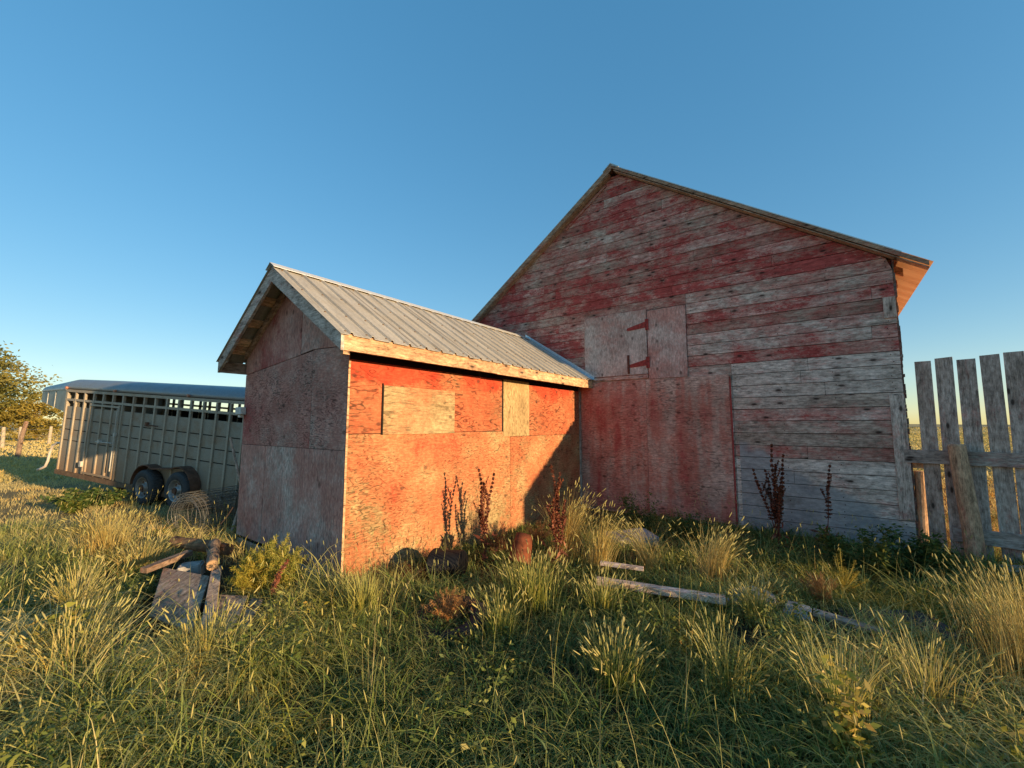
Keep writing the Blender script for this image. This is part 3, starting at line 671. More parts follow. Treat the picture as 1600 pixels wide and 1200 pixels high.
# wheels: centres given in world height about .36
def wheel(x_):
    zc = 0.36 - 0.56 + x_ * math.sin(R(3.9)); c_ = (x_, -.09, zc)
    ty = MB(); ty.lathe([(.20, -.10), (.235, -.115), (.30, -.118), (.335, -.095), (.345, -.05), (.345, .05), (.335, .095), (.30, .118), (.2, .11)], c_, 1, 40)
    for q in range(44):
        a = 2 * math.pi * q / 44; dx, dz = math.cos(a), math.sin(a)
        ty.beam((x_ + dx * .344, -.17, zc + dz * .344), (x_ + dx * .344, -.01, zc + dz * .344), .018, .012, up=(dx, 0, dz))
    tyre = ty.build('wheel', M_rub, TR, smooth=True)
    ri = MB(); ri.lathe([(.205, -.112), (.19, -.108), (.18, -.06), (.165, -.03), (.10, -.045), (.065, -.055), (.06, -.10), (.0, -.105)], c_, 1, 36); ri.build('rim', M_rim, tyre, smooth=True)
    hb = MB()
    for q in range(8):
        a = 2 * math.pi * q / 8; hb.tube([(x_ + .125 * math.cos(a), -.142, zc + .125 * math.sin(a)), (x_ + .125 * math.cos(a), -.130, zc + .125 * math.sin(a))], .02, 8)
    hb.tube([(x_, -.19, zc), (x_, -.22, zc)], .055, 12); hb.build('wheel_hub', M_rust, tyre)
for x_ in (3.80, 4.84): wheel(x_)
fd = MB(); pr = []
for x_, a0, a1 in ((3.80, 178, 62), (4.84, 118, -10)):
    zc = 0.36 - 0.56 + x_ * math.sin(R(3.9))
    for a in np.linspace(a0, a1, 12): pr.append((x_ + .43 * math.cos(R(a)), zc + .43 * math.sin(R(a))))
outp = [(a + (0), b) for a, b in pr]
def fpoly(yy): return [(a, yy, b) for a, b in pr]
vs = fpoly(-.19) + fpoly(.0) + [(a, -.19, b + .02) for a, b in pr] + [(a, 0, b + .02) for a, b in pr]; n = len(pr)
fs = []
for q in range(n - 1): fs += [(q, q + 1, n + q + 1, n + q), (2 * n + q, 3 * n + q, 3 * n + q + 1, 2 * n + q + 1), (q, 2 * n + q, 2 * n + q + 1, q + 1)]
fd.add(vs, fs)
fd.build('fender', M_rust, TR)
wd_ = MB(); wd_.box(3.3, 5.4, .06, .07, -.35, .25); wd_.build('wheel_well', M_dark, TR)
ax_ = MB()
for x_ in (3.80, 4.84):
    zc = 0.36 - 0.56 + x_ * math.sin(R(3.9)); ax_.tube([(x_, .0, zc), (x_, TW, zc)], .04)
ax_.build('axle', M_rust, TR)
for x_ in (3.80, 4.84):
    zc = 0.36 - 0.56 + x_ * math.sin(R(3.9)); mb = MB(); mb.lathe([(.0, -.1), (.2, -.10), (.30, -.118), (.335, -.095), (.345, 0), (.335, .095), (.30, .118), (.0, .11)], (x_, TW + .02, zc), 1, 24); mb.build('wheel', M_rub, TR, smooth=True)
jk = MB(); jk.tube([(-.22, .3, .15), (-.22, .3, 1.3)], .05, 12); jk.lathe([(.13, 0), (.17, .02), (.13, .05), (.04, .05)], (-.34, .22, .72), 1, 18); jk.box(-.32, -.10, .18, .42, .28, .62); jk.box(-.30, -.02, .2, .4, .84, 1.0); jk.beam((-.05, .3, .2), (-.32, .3, .25), .08, .08)
jk.build('crank_jack', mat_plain('black_greasy_steel', (.03, .03, .032), .6, .4), TR)
lj = MB(); lj.box(2.0, 2.12, .25, .37, -.48, -.06); lj.box(1.92, 2.2, .17, .45, -.50, -.46); lj.build('landing_foot', M_rust, TR)
ho = MB(); W_ = [(-.05, .10, .62), (-.35, .10, .58), (-.55, .1, .5), (-.64, .1, .32), (-.68, .1, .12), (-.76, .1, -.02), (-.95, .1, -.10), (-1.1, .1, -.14)]
ho.tube(W_, [.028] * 8, 8); ho.build('bent_drain_pipe', mat_plain('white_plastic_pipe', (.6, .52, .45), .5, .1), TR, smooth=True)

# ================================================================ VEGETATION TOOLS
def ribbons(P, H, Wd, az, bend, droop, nseg=4, facing=None, z0=None):
    """arched blades: P (N,2|3) base, H length, az lean direction, bend outward reach (fraction of H)"""
    N = len(P); zb = P[:, 2] if P.shape[1] > 2 else gz(P[:, 0], P[:, 1])
    fa = az + np.pi / 2 + rng.normal(0, .7, N) if facing is None else facing
    wx, wy = np.cos(fa), np.sin(fa); dx, dy = np.cos(az), np.sin(az)
    rows = []
    for s in range(nseg):
        t = s / nseg; wv = Wd * (1 - 0.75 * t ** 1.6) * (0.6 + .4 * min(1, t * 4)) / 2
        r_ = bend * H * t ** 1.8; z = zb + H * (t - droop * t ** 3)
        for sg in (-1, 1): rows.append(np.c_[P[:, 0] + dx * r_ + wx * wv * sg, P[:, 1] + dy * r_ + wy * wv * sg, z])
    rows.append(np.c_[P[:, 0] + dx * bend * H, P[:, 1] + dy * bend * H, zb + H * (1 - droop)])
    m = len(rows); V = np.stack(rows, 1).reshape(-1, 3); b = np.arange(N)[:, None] * m
    Q = np.concatenate([b + np.array([2 * s, 2 * s + 1, 2 * s + 3, 2 * s + 2]) for s in range(nseg - 1)])
    T = b + np.array([2 * nseg - 2, 2 * nseg - 1, 2 * nseg])
    tip = np.tile(np.r_[np.repeat(np.arange(nseg) / nseg, 2), 1.0], N)
    return V, Q, T, tip, m
def spikes(C, D, L, r, k=5):
    """little spindle seed heads at C along D"""
    N = len(C); D = D / np.linalg.norm(D, axis=1, keepdims=True)
    a = np.cross(D, np.tile([0.3, 0.1, 1.0], (N, 1))); a /= np.linalg.norm(a, axis=1, keepdims=True) + 1e-9; c_ = np.cross(D, a)
    rows = [C]
    for t, q in ((.2, .85), (.6, 1.0), (.88, .6)):
        for j_ in range(k):
            an = 2 * np.pi * j_ / k; rows.append(C + D * (L * t)[:, None] + (a * np.cos(an) + c_ * np.sin(an)) * (r * q)[:, None])
    rows.append(C + D * L[:, None]); m = len(rows)
    V = np.stack(rows, 1).reshape(-1, 3); b = np.arange(N)[:, None] * m; Q = []; T = []
    for s in range(2):
        for j_ in range(k): Q.append(b + np.array([1 + s * k + j_, 1 + s * k + (j_ + 1) % k, 1 + (s + 1) * k + (j_ + 1) % k, 1 + (s + 1) * k + j_]))
    for j_ in range(k): T.append(b + np.array([0, 1 + (j_ + 1) % k, 1 + j_])); T.append(b + np.array([m - 1, 1 + 2 * k + j_, 1 + 2 * k + (j_ + 1) % k]))
    return V, np.concatenate(Q), np.concatenate(T), m
class Veg:
    def __init__(s): s.V = []; s.Q = []; s.T = []; s.r = []; s.t = []; s.n = 0
    def put(s, V, Q, T, rnd, tip):
        s.V.append(V); s.r.append(rnd); s.t.append(tip)
        if Q is not None: s.Q.append(Q + s.n)
        if T is not None: s.T.append(T + s.n)
        s.n += len(V)
    def blades(s, P, H, Wd, az, bend, droop, rnd, nseg=4, **k):
        V, Q, T, tip, m = ribbons(P, H, Wd, az, bend, droop, nseg, **k); s.put(V, Q, T, np.repeat(rnd, m), tip)
    def heads(s, C, D, L, r, rnd, tip=1.0, k=5):
        V, Q, T, m = spikes(C, D, L, r, k); s.put(V, Q, T, np.repeat(rnd, m), np.full(len(V), tip))
    def leaves(s, C, size, rnd, flat=0.5, ratio=.45, tip=0.2):
        """diamond leaves with random orientation"""
        N = len(C); a = rng.normal(size=(N, 3)); a[:, 2] *= flat; a /= np.linalg.norm(a, axis=1, keepdims=True)
        b = rng.normal(size=(N, 3)); b -= a * (a * b).sum(1, keepdims=True); b /= np.linalg.norm(b, axis=1, keepdims=True)
        S_ = size[:, None]
        V = np.stack([C - a * S_ * .5, C + b * S_ * ratio * .5, C + a * S_ * .5, C - b * S_ * ratio * .5], 1).reshape(-1, 3)
        s.put(V, np.arange(N)[:, None] * 4 + np.arange(4), None, np.repeat(rnd, 4), np.full(4 * N, tip))
    def stem(s, pts, r, rnd=.5, k=4):
        mb = MB(); mb.tube(pts, r, k, cap=False); V = np.array(mb.v); s.put(V, np.array(mb.f), None, np.full(len(V), rnd), np.full(len(V), .3))
    def build(s, name, m, parent=None):
        return fastmesh(name, np.concatenate(s.V), np.concatenate(s.Q) if s.Q else None, np.concatenate(s.T) if s.T else None,
                        {'rnd': np.concatenate(s.r), 'tip': np.concatenate(s.t)}, m, parent)

M_grass = mat_leaf('meadow_grass_blades', [(0.0, (0.05, 0.10, 0.025)), (0.30, (0.13, 0.19, 0.04)), (0.52, (0.24, 0.27, 0.06)), (0.74, (0.44, 0.40, 0.13)), (1.0, (0.60, 0.47, 0.22))], .22)
M_gold = mat_leaf('dry_golden_grass', [(0.0, (0.22, 0.18, 0.05)), (0.5, (0.46, 0.36, 0.12)), (1.0, (0.64, 0.52, 0.24))], .3)
M_head = mat_leaf('seed_heads', [(0.0, (0.24, 0.30, 0.08)), (0.5, (0.38, 0.38, 0.14)), (1.0, (0.52, 0.44, 0.22))], .3)
M_dock = mat_leaf('rust_red_dock_seed', [(0.0, (0.07, 0.025, 0.02)), (0.5, (0.16, 0.05, 0.03)), (1.0, (0.27, 0.10, 0.06))], .15)
M_koch = mat_leaf('feathery_yellow_green_weed', [(0.0, (0.14, 0.18, 0.03)), (0.5, (0.36, 0.33, 0.06)), (1.0, (0.54, 0.38, 0.12))], .3)
M_weed2 = mat_leaf('mixed_herb_leaves', [(0.0, (0.05, 0.09, 0.02)), (0.5, (0.15, 0.19, 0.045)), (0.85, (0.36, 0.36, 0.10)), (1.0, (0.30, 0.16, 0.06))], .3)
M_tumb = mat_leaf('dry_orange_tumbleweed', [(0.0, (0.28, 0.14, 0.05)), (1.0, (0.52, 0.30, 0.13))], .3)
M_weed = mat_leaf('dark_leafy_weed', [(0.0, (0.035, 0.07, 0.02)), (0.6, (0.08, 0.13, 0.03)), (1.0, (0.22, 0.22, 0.06))], .35)

SLABS = [(-2.95, 3.85, .42), (-2.6, 3.40, .42), (-2.15, 3.3, .32), (-2.45, 3.05, .25), (-3.3, 4.55, .36), (1.3, 3.72, .12), (-.48, 3.45, .1)]
def blocked(P, margin=0.0):
    x, y = (P - J0) @ BX, (P - J0) @ BY
    b = (x > SX0 - margin) & (x < SX1 + margin) & (y > SY0 - margin) & (y < .1)
    b |= (x > XL) & (x < XR + margin) & (y > -margin) & (y < DEP)
    for cx, cy, r_ in SLABS: b |= (np.hypot(P[:, 0] - cx, P[:, 1] - cy) < r_)
    q = P - np.array([-10.8, 10.0]); tx = q @ np.array([.929, -.37]); ty = q @ np.array([.37, .929])
    return b, tx, ty

# ---- meadow grass: tussocks with their own lean, colour and height
def tall_map(x, y):
    h = 0.75 + 0.55 * vnoise(x, y, 1.3, 11) + 0.25 * vnoise(x, y, 3.1, 12)
    y_ = np.asarray(y); x_ = np.asarray(x)
    h *= np.interp(y_, [1.3, 2.6, 3.4, 4.2, 5.5, 9], [.95, .92, .66, .45, .40, .45])
    h *= np.interp(x_, [-3.0, -1.6, -.4, .8, 1.8, 3.0, 5], [1.25, 1.12, .88, .76, .85, .98, 1.1])
    h *= 1 - .25 * np.exp(-((x_ - .1) ** 2 / .7 + (y_ - 2.6) ** 2 / 1.2))          # trodden middle
    h *= 1 + .30 * np.exp(-((x_ + 2.2) ** 2 / 1.5 + (y_ - 3.2) ** 2 / .8))
    return h
def tussocks(n, box, per, spread, Hm, Hs, Wm, rmean, rsd, bend=(.25, .8), droop=(.05, .35), seed=1, wild=0.5, dens=None):
    x0, x1, y0, y1 = box
    C = np.c_[rng.uniform(x0, x1, n), rng.uniform(y0, y1, n)]
    C = C[(np.abs(C[:, 0]) < 1.27 * C[:, 1] + .7 + np.where(C[:, 0] > 0, 1.0, 0.3))]
    if dens is not None: C = C[rng.random(len(C)) < dens(C[:, 0], C[:, 1])]
    b, tx, ty = blocked(C, .03); C = C[~b & (vnoise(C[:, 0], C[:, 1], 3.4, 77) > np.where(np.abs(C[:, 0] - .5) < 1.3, .20, .34)) & ~((C[:, 0] < -4.3) & (C[:, 1] > 6.1) & (rmean < .7)) & ~((tx > -.2) & (tx < 8) & (ty > .2) & (ty < 2.0))]
    n = len(C); cl = vnoise(C[:, 0], C[:, 1], .8, 21) * 6.28 * 1.4 + rng.normal(0, wild, n)
    ch = tall_map(C[:, 0], C[:, 1]) * rng.uniform(.7, 1.25, n); cr = rmean + .10 * np.clip((-C[:, 0] - .3) / 1.5, 0, 1) - .20 * np.exp(-(C[:, 0] - .7) ** 2 / 2.2) + rsd * (vnoise(C[:, 0], C[:, 1], .7, 31) - .5) * 2.4 + rng.normal(0, .17, n)
    idx = np.repeat(np.arange(n), per); N = len(idx)
    P = C[idx] + rng.normal(0, spread, (N, 2)); b, _, _ = blocked(P, .01); idx = idx[~b]; P = P[~b]; N = len(P)
    out = np.arctan2(P[:, 1] - C[idx, 1], P[:, 0] - C[idx, 0]); mixa = rng.random(N)
    az = np.where(mixa < .6, out + rng.normal(0, .5, N), cl[idx] + rng.normal(0, .9, N))
    dr0 = rng.uniform(*droop, N) ** (.6 if droop[1] > .7 else 1)
    return P, ch[idx] * np.clip(rng.normal(Hm, Hs, N), .05, 2), np.clip(rng.normal(Wm, Wm * .25, N), .0012, .02), az, rng.uniform(*bend, N), dr0, np.clip(cr[idx] + rng.normal(0, .07, N), 0, 1)
G = Veg()
G.blades(*tussocks(6600, (-4.5, 5.2, 1.35, 4.0), 20, .030, .25, .10, .0064, .46, .46, bend=(.25, 1.1), droop=(.1, .95), wild=1.4), nseg=5)
G.blades(*tussocks(5200, (-9.5, 8.5, 3.6, 7.4), 18, .045, .34, .12, .0074, .52, .40, bend=(.3, 1.1), droop=(.1, .6)))
gr = G.build('meadow_grass', M_grass); tag(gr, 'long green and yellowing meadow grass covering the yard in front of the buildings', 'grass', kind='stuff')
# thatch of dry fallen blades low down
G = Veg()
P, H, Wd, az, be, dr_, rn = tussocks(4200, (-7.5, 6.5, 1.4, 6.5), 14, .08, .24, .08, .0045, .7, .3, bend=(.8, 1.3), droop=(.5, .85))
G.blades(P, H * .8, Wd, az, be, dr_, rn)
# shorter dry pasture to the left and behind
P, H, Wd, az, be, dr_, rn = tussocks(15000, (-24, -3.0, 6.6, 19), 11, .09, .12, .04, .006, .75, .3, seed=4)
G.blades(P, H, Wd * 1.2, az, be, dr_, rn, nseg=3)
P, H, Wd, az, be, dr_, rn = tussocks(2500, (4.8, 12, 3.5, 12), 10, .09, .2, .06, .008, .75, .3)
G.blades(P, H, Wd, az, be, dr_, rn, nseg=3)
for (a0, a1, r0, r1, cnt) in ((-62, -42, 18, 70, 15000), (40, 58, 8, 40, 14000), (40, 58, 40, 260, 22000), (-60, -30, 70, 260, 12000)):
    rr = r0 * (r1 / r0) ** rng.random(cnt); aa = np.radians(rng.uniform(a0, a1, cnt)); P = np.c_[rr * np.sin(aa), rr * np.cos(aa)]
    hh = rng.uniform(.08, .18, cnt) * (1 + rr / 200)
    G.blades(P, hh * .8, .0024 * rr, rng.uniform(0, 6.28, cnt), rng.uniform(.2, .7, cnt), rng.uniform(.05, .3, cnt), np.clip(.55 + .6 * (vnoise(P[:, 0] * .3, P[:, 1], .12, 8) - .5) + rng.normal(0, .12, cnt), 0, 1), nseg=2)
tag(G.build('dry_pasture_grass', M_gold), 'short dry golden pasture grass beyond the green yard', 'grass', kind='stuff')
# stalks with seed heads scattered through the meadow
S_ = Veg(); n = 5200
x = rng.uniform(-7, 6, n); y = rng.uniform(1.5, 7.2, n)
keep = (np.abs(x) < 1.25 * y + .5) & (rng.random(n) < np.where(x < -.6, .6, .26) * np.clip(vnoise(x, y, .9, 41) * 1.7 - .15, 0, 1))
P = np.c_[x, y][keep]; b, _, _ = blocked(P, .04); P = P[~b]; n = len(P)
H = rng.uniform(.30, .60, n) * (.8 + .3 * tall_map(P[:, 0], P[:, 1])); az = vnoise(P[:, 0], P[:, 1], .8, 21) * 8.8 + rng.normal(0, .9, n); be = rng.uniform(.05, .35, n); rn = rng.random(n)
S_.blades(P, H, np.full(n, .0028), az, be, np.full(n, .04), rn, nseg=4)
tipP = np.c_[P[:, 0] + np.cos(az) * be * H * .97, P[:, 1] + np.sin(az) * be * H * .97, gz(P[:, 0], P[:, 1]) + H * .94]
D = np.c_[np.cos(az) * be * 1.6, np.sin(az) * be * 1.6, np.ones(n)]
S_.heads(tipP, D, rng.uniform(.025, .07, n), rng.uniform(.0018, .0042, n), rn)
# small leaves of broad-leaved herbs threaded through the grass
tag(S_.build('seeding_grass_stalks', M_head), 'scattered grass stalks with pale seed heads standing above the meadow', 'grass', kind='stuff')

L_ = Veg(); n = 5200; x = rng.uniform(-5, 5.5, n); y = rng.uniform(1.5, 6.6, n)
kp = (np.abs(x) < 1.25 * y + .4) & (vnoise(x, y, 1.7, 61) > .52); C0 = np.c_[x, y][kp]; b, _, _ = blocked(C0, .05); C0 = C0[~b]; idx = np.repeat(np.arange(len(C0)), 9)
hh = tall_map(C0[:, 0], C0[:, 1])[idx] * rng.uniform(.04, .26, len(idx)); C = np.c_[C0[idx] + rng.normal(0, .03, (len(idx), 2)), gz(C0[idx, 0], C0[idx, 1]) + hh]
L_.leaves(C, rng.uniform(.018, .055, len(idx)), np.clip(rng.random(len(C0))[idx] * .7 + rng.uniform(0, .3, len(idx)), 0, 1), flat=.6, ratio=.42)
tag(L_.build('meadow_herbs', M_weed2), 'small broad-leaved herbs growing through the meadow grass', 'herbs', kind='stuff')

# ---- individual plants
def grass_clump(x, y, h, n, spread, label, m=None, rnd=(.3, .9), bend=(.1, .5), heads=True, lean=None, width=.004, cat='grass clump', group=None, name='grass_clump'):
    v = Veg(); r_ = np.abs(rng.normal(0, spread, n)); a = rng.uniform(0, 6.28, n)
    P = np.c_[r_ * np.cos(a), r_ * np.sin(a), np.full(n, 0.0)]
    az = a + rng.normal(0, .5, n)
    if lean is not None: az = np.where(rng.random(n) < .65, lean + rng.normal(0, .4, n), az)
    H = h * np.clip(rng.normal(.82, .16, n), .3, 1.15); be = rng.uniform(*bend, n); rn = rng.uniform(*rnd, n); dr_ = be * .28
    v.blades(P, H, np.full(n, width), az, be, dr_, rn, nseg=5)
    root = v.build(name, m or M_gold); root.location = (x, y, float(gz(x, y)))
    if heads:
        w_ = Veg(); s = rng.random(n) < .30; k_ = s.sum()
        tp = np.c_[P[s, 0] + np.cos(az[s]) * be[s] * H[s] * .96, P[s, 1] + np.sin(az[s]) * be[s] * H[s] * .96, H[s] * (.97 - dr_[s])]
        D = np.c_[np.cos(az[s]) * be[s] * 1.8, np.sin(az[s]) * be[s] * 1.8, 1 - 2.6 * dr_[s]]
        w_.heads(tp, D, rng.uniform(.04, .08, k_), rng.uniform(.003, .0055, k_), rng.uniform(.3, 1, k_)); tag(w_.build('seed_head', M_head, root), None, None, kind='stuff')
    return tag(root, label, cat, group)
TG = 'tall dry grass clumps'
grass_clump(.62, 4.95, .86, 330, .10, 'tallest golden grass clump, at the foot of the rust-red dock by the shed', group=TG, lean=.2)
grass_clump(.95, 4.72, .66, 320, .09, 'bright golden fan-shaped grass clump behind the left end of the pale beam', group=TG, lean=.0)
grass_clump(1.5, 4.75, .58, 260, .09, 'leaning pale golden grass clump behind the middle of the pale beam', group=TG, lean=2.6, bend=(.3, .8))
grass_clump(1.98, 4.30, .62, 300, .09, 'golden grass clump sweeping to the right beside the grey concrete block', group=TG, lean=.3, bend=(.2, .7))
grass_clump(-1.20, 3.52, .46, 260, .09, 'stiff bright green grass clump at the near corner of the shed', m=M_grass, rnd=(.35, .7), bend=(.08, .45), heads=False, width=.006)
grass_clump(.18, 3.78, .48, 340, .16, 'lush upright green grass clump in front of the rusty bucket', m=M_grass, rnd=(.3, .62), bend=(.1, .5), heads=True, width=.0055)
grass_clump(3.22, 2.72, .66, 620, .20, 'dense golden sunlit clump of grass at the right edge of the yard', group=TG, bend=(.05, .4))
grass_clump(3.62, 3.02, .60, 420, .18, 'golden clump behind the dense one at the right edge', group=TG, bend=(.05, .4))
grass_clump(-4.85, 5.15, .58, 480, .16, 'yellow seeding grass clump growing up through the near end of the wire roll', group=TG, bend=(.1, .6))
grass_clump(-4.0, 4.65, .42, 340, .15, 'straw yellow grass clump left of the old boards', m=M_gold, bend=(.2, .8))
def dock(x, y, h, stalks, label, rnd=(0, 1), red=False, dens=1.0, spread=.22, tilt=(0, 0)):
    v = Veg()
    st = Veg(); 
    for q in range(stalks):
        a = rng.uniform(0, 6.28); l = spread * rng.uniform(.2, 1.0); hh = h * (1 if q == 0 else rng.uniform(.55, .95))
        ex, ey = math.cos(a) * l + tilt[0] * hh, math.sin(a) * l + tilt[1] * hh
        ph_ = rng.uniform(0, 6.28); am_ = .028 * hh; fx_ = lambda t: am_ * np.sin(7 * t + ph_) * t; fy_ = lambda t: am_ * np.cos(5 * t + ph_) * t
        pts = [(ex * t ** 1.3 + fx_(t), ey * t ** 1.3 + fy_(t), hh * t) for t in np.linspace(0, 1, 9)]
        st.stem(pts, list(np.linspace(.0068, .0016, 9)), .6)
        nn = int(420 * hh * dens); t = rng.uniform(.38, 1.0, nn)
        whorl = np.floor(t * 22) / 22 * .45 + t * .55
        rr_ = rng.uniform(0, .036, nn) * (1.2 - whorl); aa = rng.uniform(0, 6.28, nn)
        rr_ *= .45 + 1.1 * vnoise(whorl * 9, np.full(nn, q * 3.7 + x), 1, 5)
        C = np.c_[ex * whorl ** 1.3 + fx_(whorl) + rr_ * np.cos(aa), ey * whorl ** 1.3 + fy_(whorl) + rr_ * np.sin(aa), hh * whorl]
        v.leaves(C, rng.uniform(.018, .036, nn), rng.uniform(*rnd, nn), ratio=.7)
        for br in range(3):
            tb = rng.uniform(.35, .7); ba = rng.uniform(0, 6.28); bl = hh * rng.uniform(.12, .26)
            b0 = np.array([ex * tb ** 1.3, ey * tb ** 1.3, hh * tb]); b1 = b0 + np.array([math.cos(ba) * bl * .45, math.sin(ba) * bl * .45, bl])
            st.stem([b0, b1], [.003, .0015], .6); nb = int(80 * dens); u = rng.uniform(.15, 1, nb)[:, None]
            v.leaves(b0 + (b1 - b0) * u + rng.normal(0, .006, (nb, 3)), rng.uniform(.014, .028, nb), rng.uniform(*rnd, nb), ratio=.7)
    nl = 26; aL = rng.uniform(0, 6.28, nl); rL = rng.uniform(.02, .16, nl)
    v.leaves(np.c_[rL * np.cos(aL), rL * np.sin(aL), rng.uniform(.03, .3 * h, nl)], rng.uniform(.06, .15, nl), rng.uniform(.3, 1, nl), flat=1.2, ratio=.25)
    root = v.build('dock_plant', M_dock); root.location = (x, y, float(gz(x, y))); st.build('stem', M_dock, root)
    return tag(root, label, 'weed', 'red-brown dock plants gone to seed')
dock(-.31, 5.0, 1.12, 3, 'purple-brown seeding dock standing against the sunlit shed wall', spread=.16)
dock(.50, 4.75, 1.16, 5, 'bright rust-red dock rising from the tallest golden grass clump', rnd=(.4, 1), spread=.20)
dock(3.42, 5.50, 1.38, 8, 'largest dark red-brown dock plant in front of the grey patch on the barn', spread=.34, dens=1.15)
dock(4.0, 5.45, 1.10, 1, 'single leaning dock stalk right of the largest dock plant', spread=.01, tilt=(.09, 0))
dock(-2.05, 3.62, .46, 1, 'small pinkish dock sprig leaning against the foot of the shed end wall', rnd=(.6, 1), spread=.01, tilt=(.3, .1))
def feathery(x, y, h, w_, n, m, label, cat='bush', stems=26, lean=(0, 0), size=(.012, .03), name='feathery_bush', group=None):
    v = Veg(); st = Veg(); base = max(4, stems)
    per = n // base
    for q in range(base):
        a = rng.uniform(0, 6.28); l = w_ * math.sqrt(rng.random()); hh = h * (1 - .45 * (l / w_) ** 2) * rng.uniform(.65, 1.05)
        e = np.array([math.cos(a) * l + lean[0] * hh, math.sin(a) * l + lean[1] * hh, hh])
        st.stem([(0, 0, 0), tuple(e * np.array([.35, .35, .5])), tuple(e)], [.004, .003, .001], .7, 3)
        t = rng.uniform(.18, 1, per)[:, None]; C = e * np.c_[t ** 1.4, t ** 1.4, t] + rng.normal(0, 1, (per, 3)) * w_ * .14 * (1.15 - t)
        C[:, 2] = np.abs(C[:, 2]); v.leaves(C, rng.uniform(*size, per), np.clip(rng.uniform(.0, .7, per) + .5 * (1 - t[:, 0]) * rng.random(per), 0, 1), flat=1.4, ratio=.11)
    root = v.build(name, m); root.location = (x, y, float(gz(x, y))); st.build('stem', m, root)
    return tag(root, label, cat, group)
feathery(-2.22, 3.86, .60, .33, 26000, M_koch, 'feathery yellow-green weed leaning against the shed end wall beside the old boards', stems=80, lean=(.15, .05), size=(.025, .06))
feathery(2.72, 3.82, .34, .17, 4200, M_tumb, 'small dry orange tumbleweed right of the grey concrete block', stems=34, name='tumbleweed', cat='tumbleweed')
feathery(3.05, 4.0, .42, .26, 3800, M_koch, 'pale yellow flowering weed between the tumbleweed and the leafy weeds', stems=30, size=(.012, .026))
feathery(-.50, 3.50, .30, .24, 4200, M_tumb, 'dry orange-red weed growing out of the old tyre', size=(.02, .05), stems=36, name='dry_weed', cat='weed')
M_tangle = mat_leaf('reddish_dry_tangle', [(0.0, (0.06, 0.035, 0.02)), (0.5, (0.18, 0.09, 0.045)), (1.0, (0.34, 0.2, 0.09))], .25)
for q, (x, y, h, w_, lab) in enumerate([(-1.02, 4.35, .22, .22, 'low reddish dry weeds at the sunlit shed wall, nearest the shed corner'), (-.72, 4.75, .26, .22, 'low reddish dry weeds between the corner and the purple-brown dock'),
        (-.12, 5.25, .32, .26, 'brown dry weeds at the shed wall where the fence shadow begins'), (.35, 5.7, .36, .26, 'brown dry weeds in shade near the inner corner of shed and barn')]):
    feathery(x, y, h, w_, 2600, M_tangle, lab, cat='weed', stems=30, size=(.02, .05), name='dry_weed', group='dry weeds along the shed wall')
for x, y, h, n_, lab, rr0 in ((1.75, 2.35, .52, 150, 'tall green-gold grass tuft in the right foreground', (.5, .95)), (1.25, 2.55, .42, 150, 'green grass tuft left of the tall green-gold one in the foreground', (.3, .75)), (2.35, 2.5, .48, 140, 'yellowing grass tuft between the foreground tuft and the golden right edge', (.5, 1)), (-.1, 3.25, .34, 170, 'short fresh green tuft right of the old tyre', (.3, .6)), (1.95, 3.50, .34, 200, 'green tuft in front of the broken concrete block', (.3, .8)), (.75, 3.65, .34, 200, 'green tuft hiding the left end of the long beam', (.2, .7)), (.6, 2.6, .36, 240, 'dark green tuft in the middle of the shaded foreground', (.1, .5)), (-1.9, 2.75, .46, 220, 'sunlit yellow-green tuft in the left foreground below the scrap boards', (.5, .9)), (-2.6, 2.6, .5, 240, 'bushy sunlit yellow tuft further left in the foreground', (.6, 1)), (-3.6, 3.6, .5, 260, 'sunlit yellow-green tuft left of the largest plywood scrap', (.55, 1))):
    grass_clump(x, y, h, n_, .09, lab, m=M_grass, rnd=rr0, bend=(.1, .6), width=.0055, group='green tufts in the foreground')
def leafy(x, y, h, w_, n, label, m=M_weed, size=(.03, .07), stems=14):
    v = Veg(); st = Veg(); per = n // stems
    for q in range(stems):
        a = rng.uniform(0, 6.28); l = w_ * math.sqrt(rng.random()); hh = h * rng.uniform(.55, 1.05); e = np.array([math.cos(a) * l, math.sin(a) * l, hh])
        st.stem([(e[0] * .3, e[1] * .3, 0), tuple(e)], [.005, .002], .6, 3)
        t = rng.uniform(.15, 1, per)[:, None]; C = e * np.c_[.3 + .7 * t, .3 + .7 * t, t] + rng.normal(0, .035, (per, 3)); C[:, 2] = np.abs(C[:, 2])
        v.leaves(C, rng.uniform(*size, per), rng.random(per), flat=.5, ratio=.4)
    root = v.build('leafy_weed', m); root.location = (x, y, float(gz(x, y))); st.build('stem', m, root); return tag(root, label, 'weed', 'broad-leaved green weeds')
leafy(-7.7, 7.7, .30, .62, 3000, 'wide low green weed patch in the trailer shadow left of the front wheel', size=(.05, .11), stems=26)
leafy(3.75, 4.55, .50, .38, 2400, 'dark leafy weed in front of the barn corner')
leafy(4.35, 4.55, .46, .34, 2200, 'dark leafy weed at the foot of the round fence post')
leafy(2.45, 5.9, .42, .42, 2000, 'shaded weed growing against the barn plywood', size=(.02, .05))
leafy(1.9, 6.35, .55, .36, 1800, 'taller shaded weed at the middle of the barn plywood', size=(.02, .05))
leafy(-2.9, 2.75, .42, .16, 420, 'pale broad-leaved weed in the left foreground grass', m=M_koch, size=(.04, .09))
leafy(1.55, 2.05, .48, .10, 300, 'pale upright broad-leaved weed at the bottom right of the meadow', m=M_koch, size=(.03, .07), stems=6)
leafy(2.15, 1.85, .42, .10, 260, 'lowest pale broad-leaved weed nearest the camera on the right', m=M_koch, size=(.03, .07), stems=6)

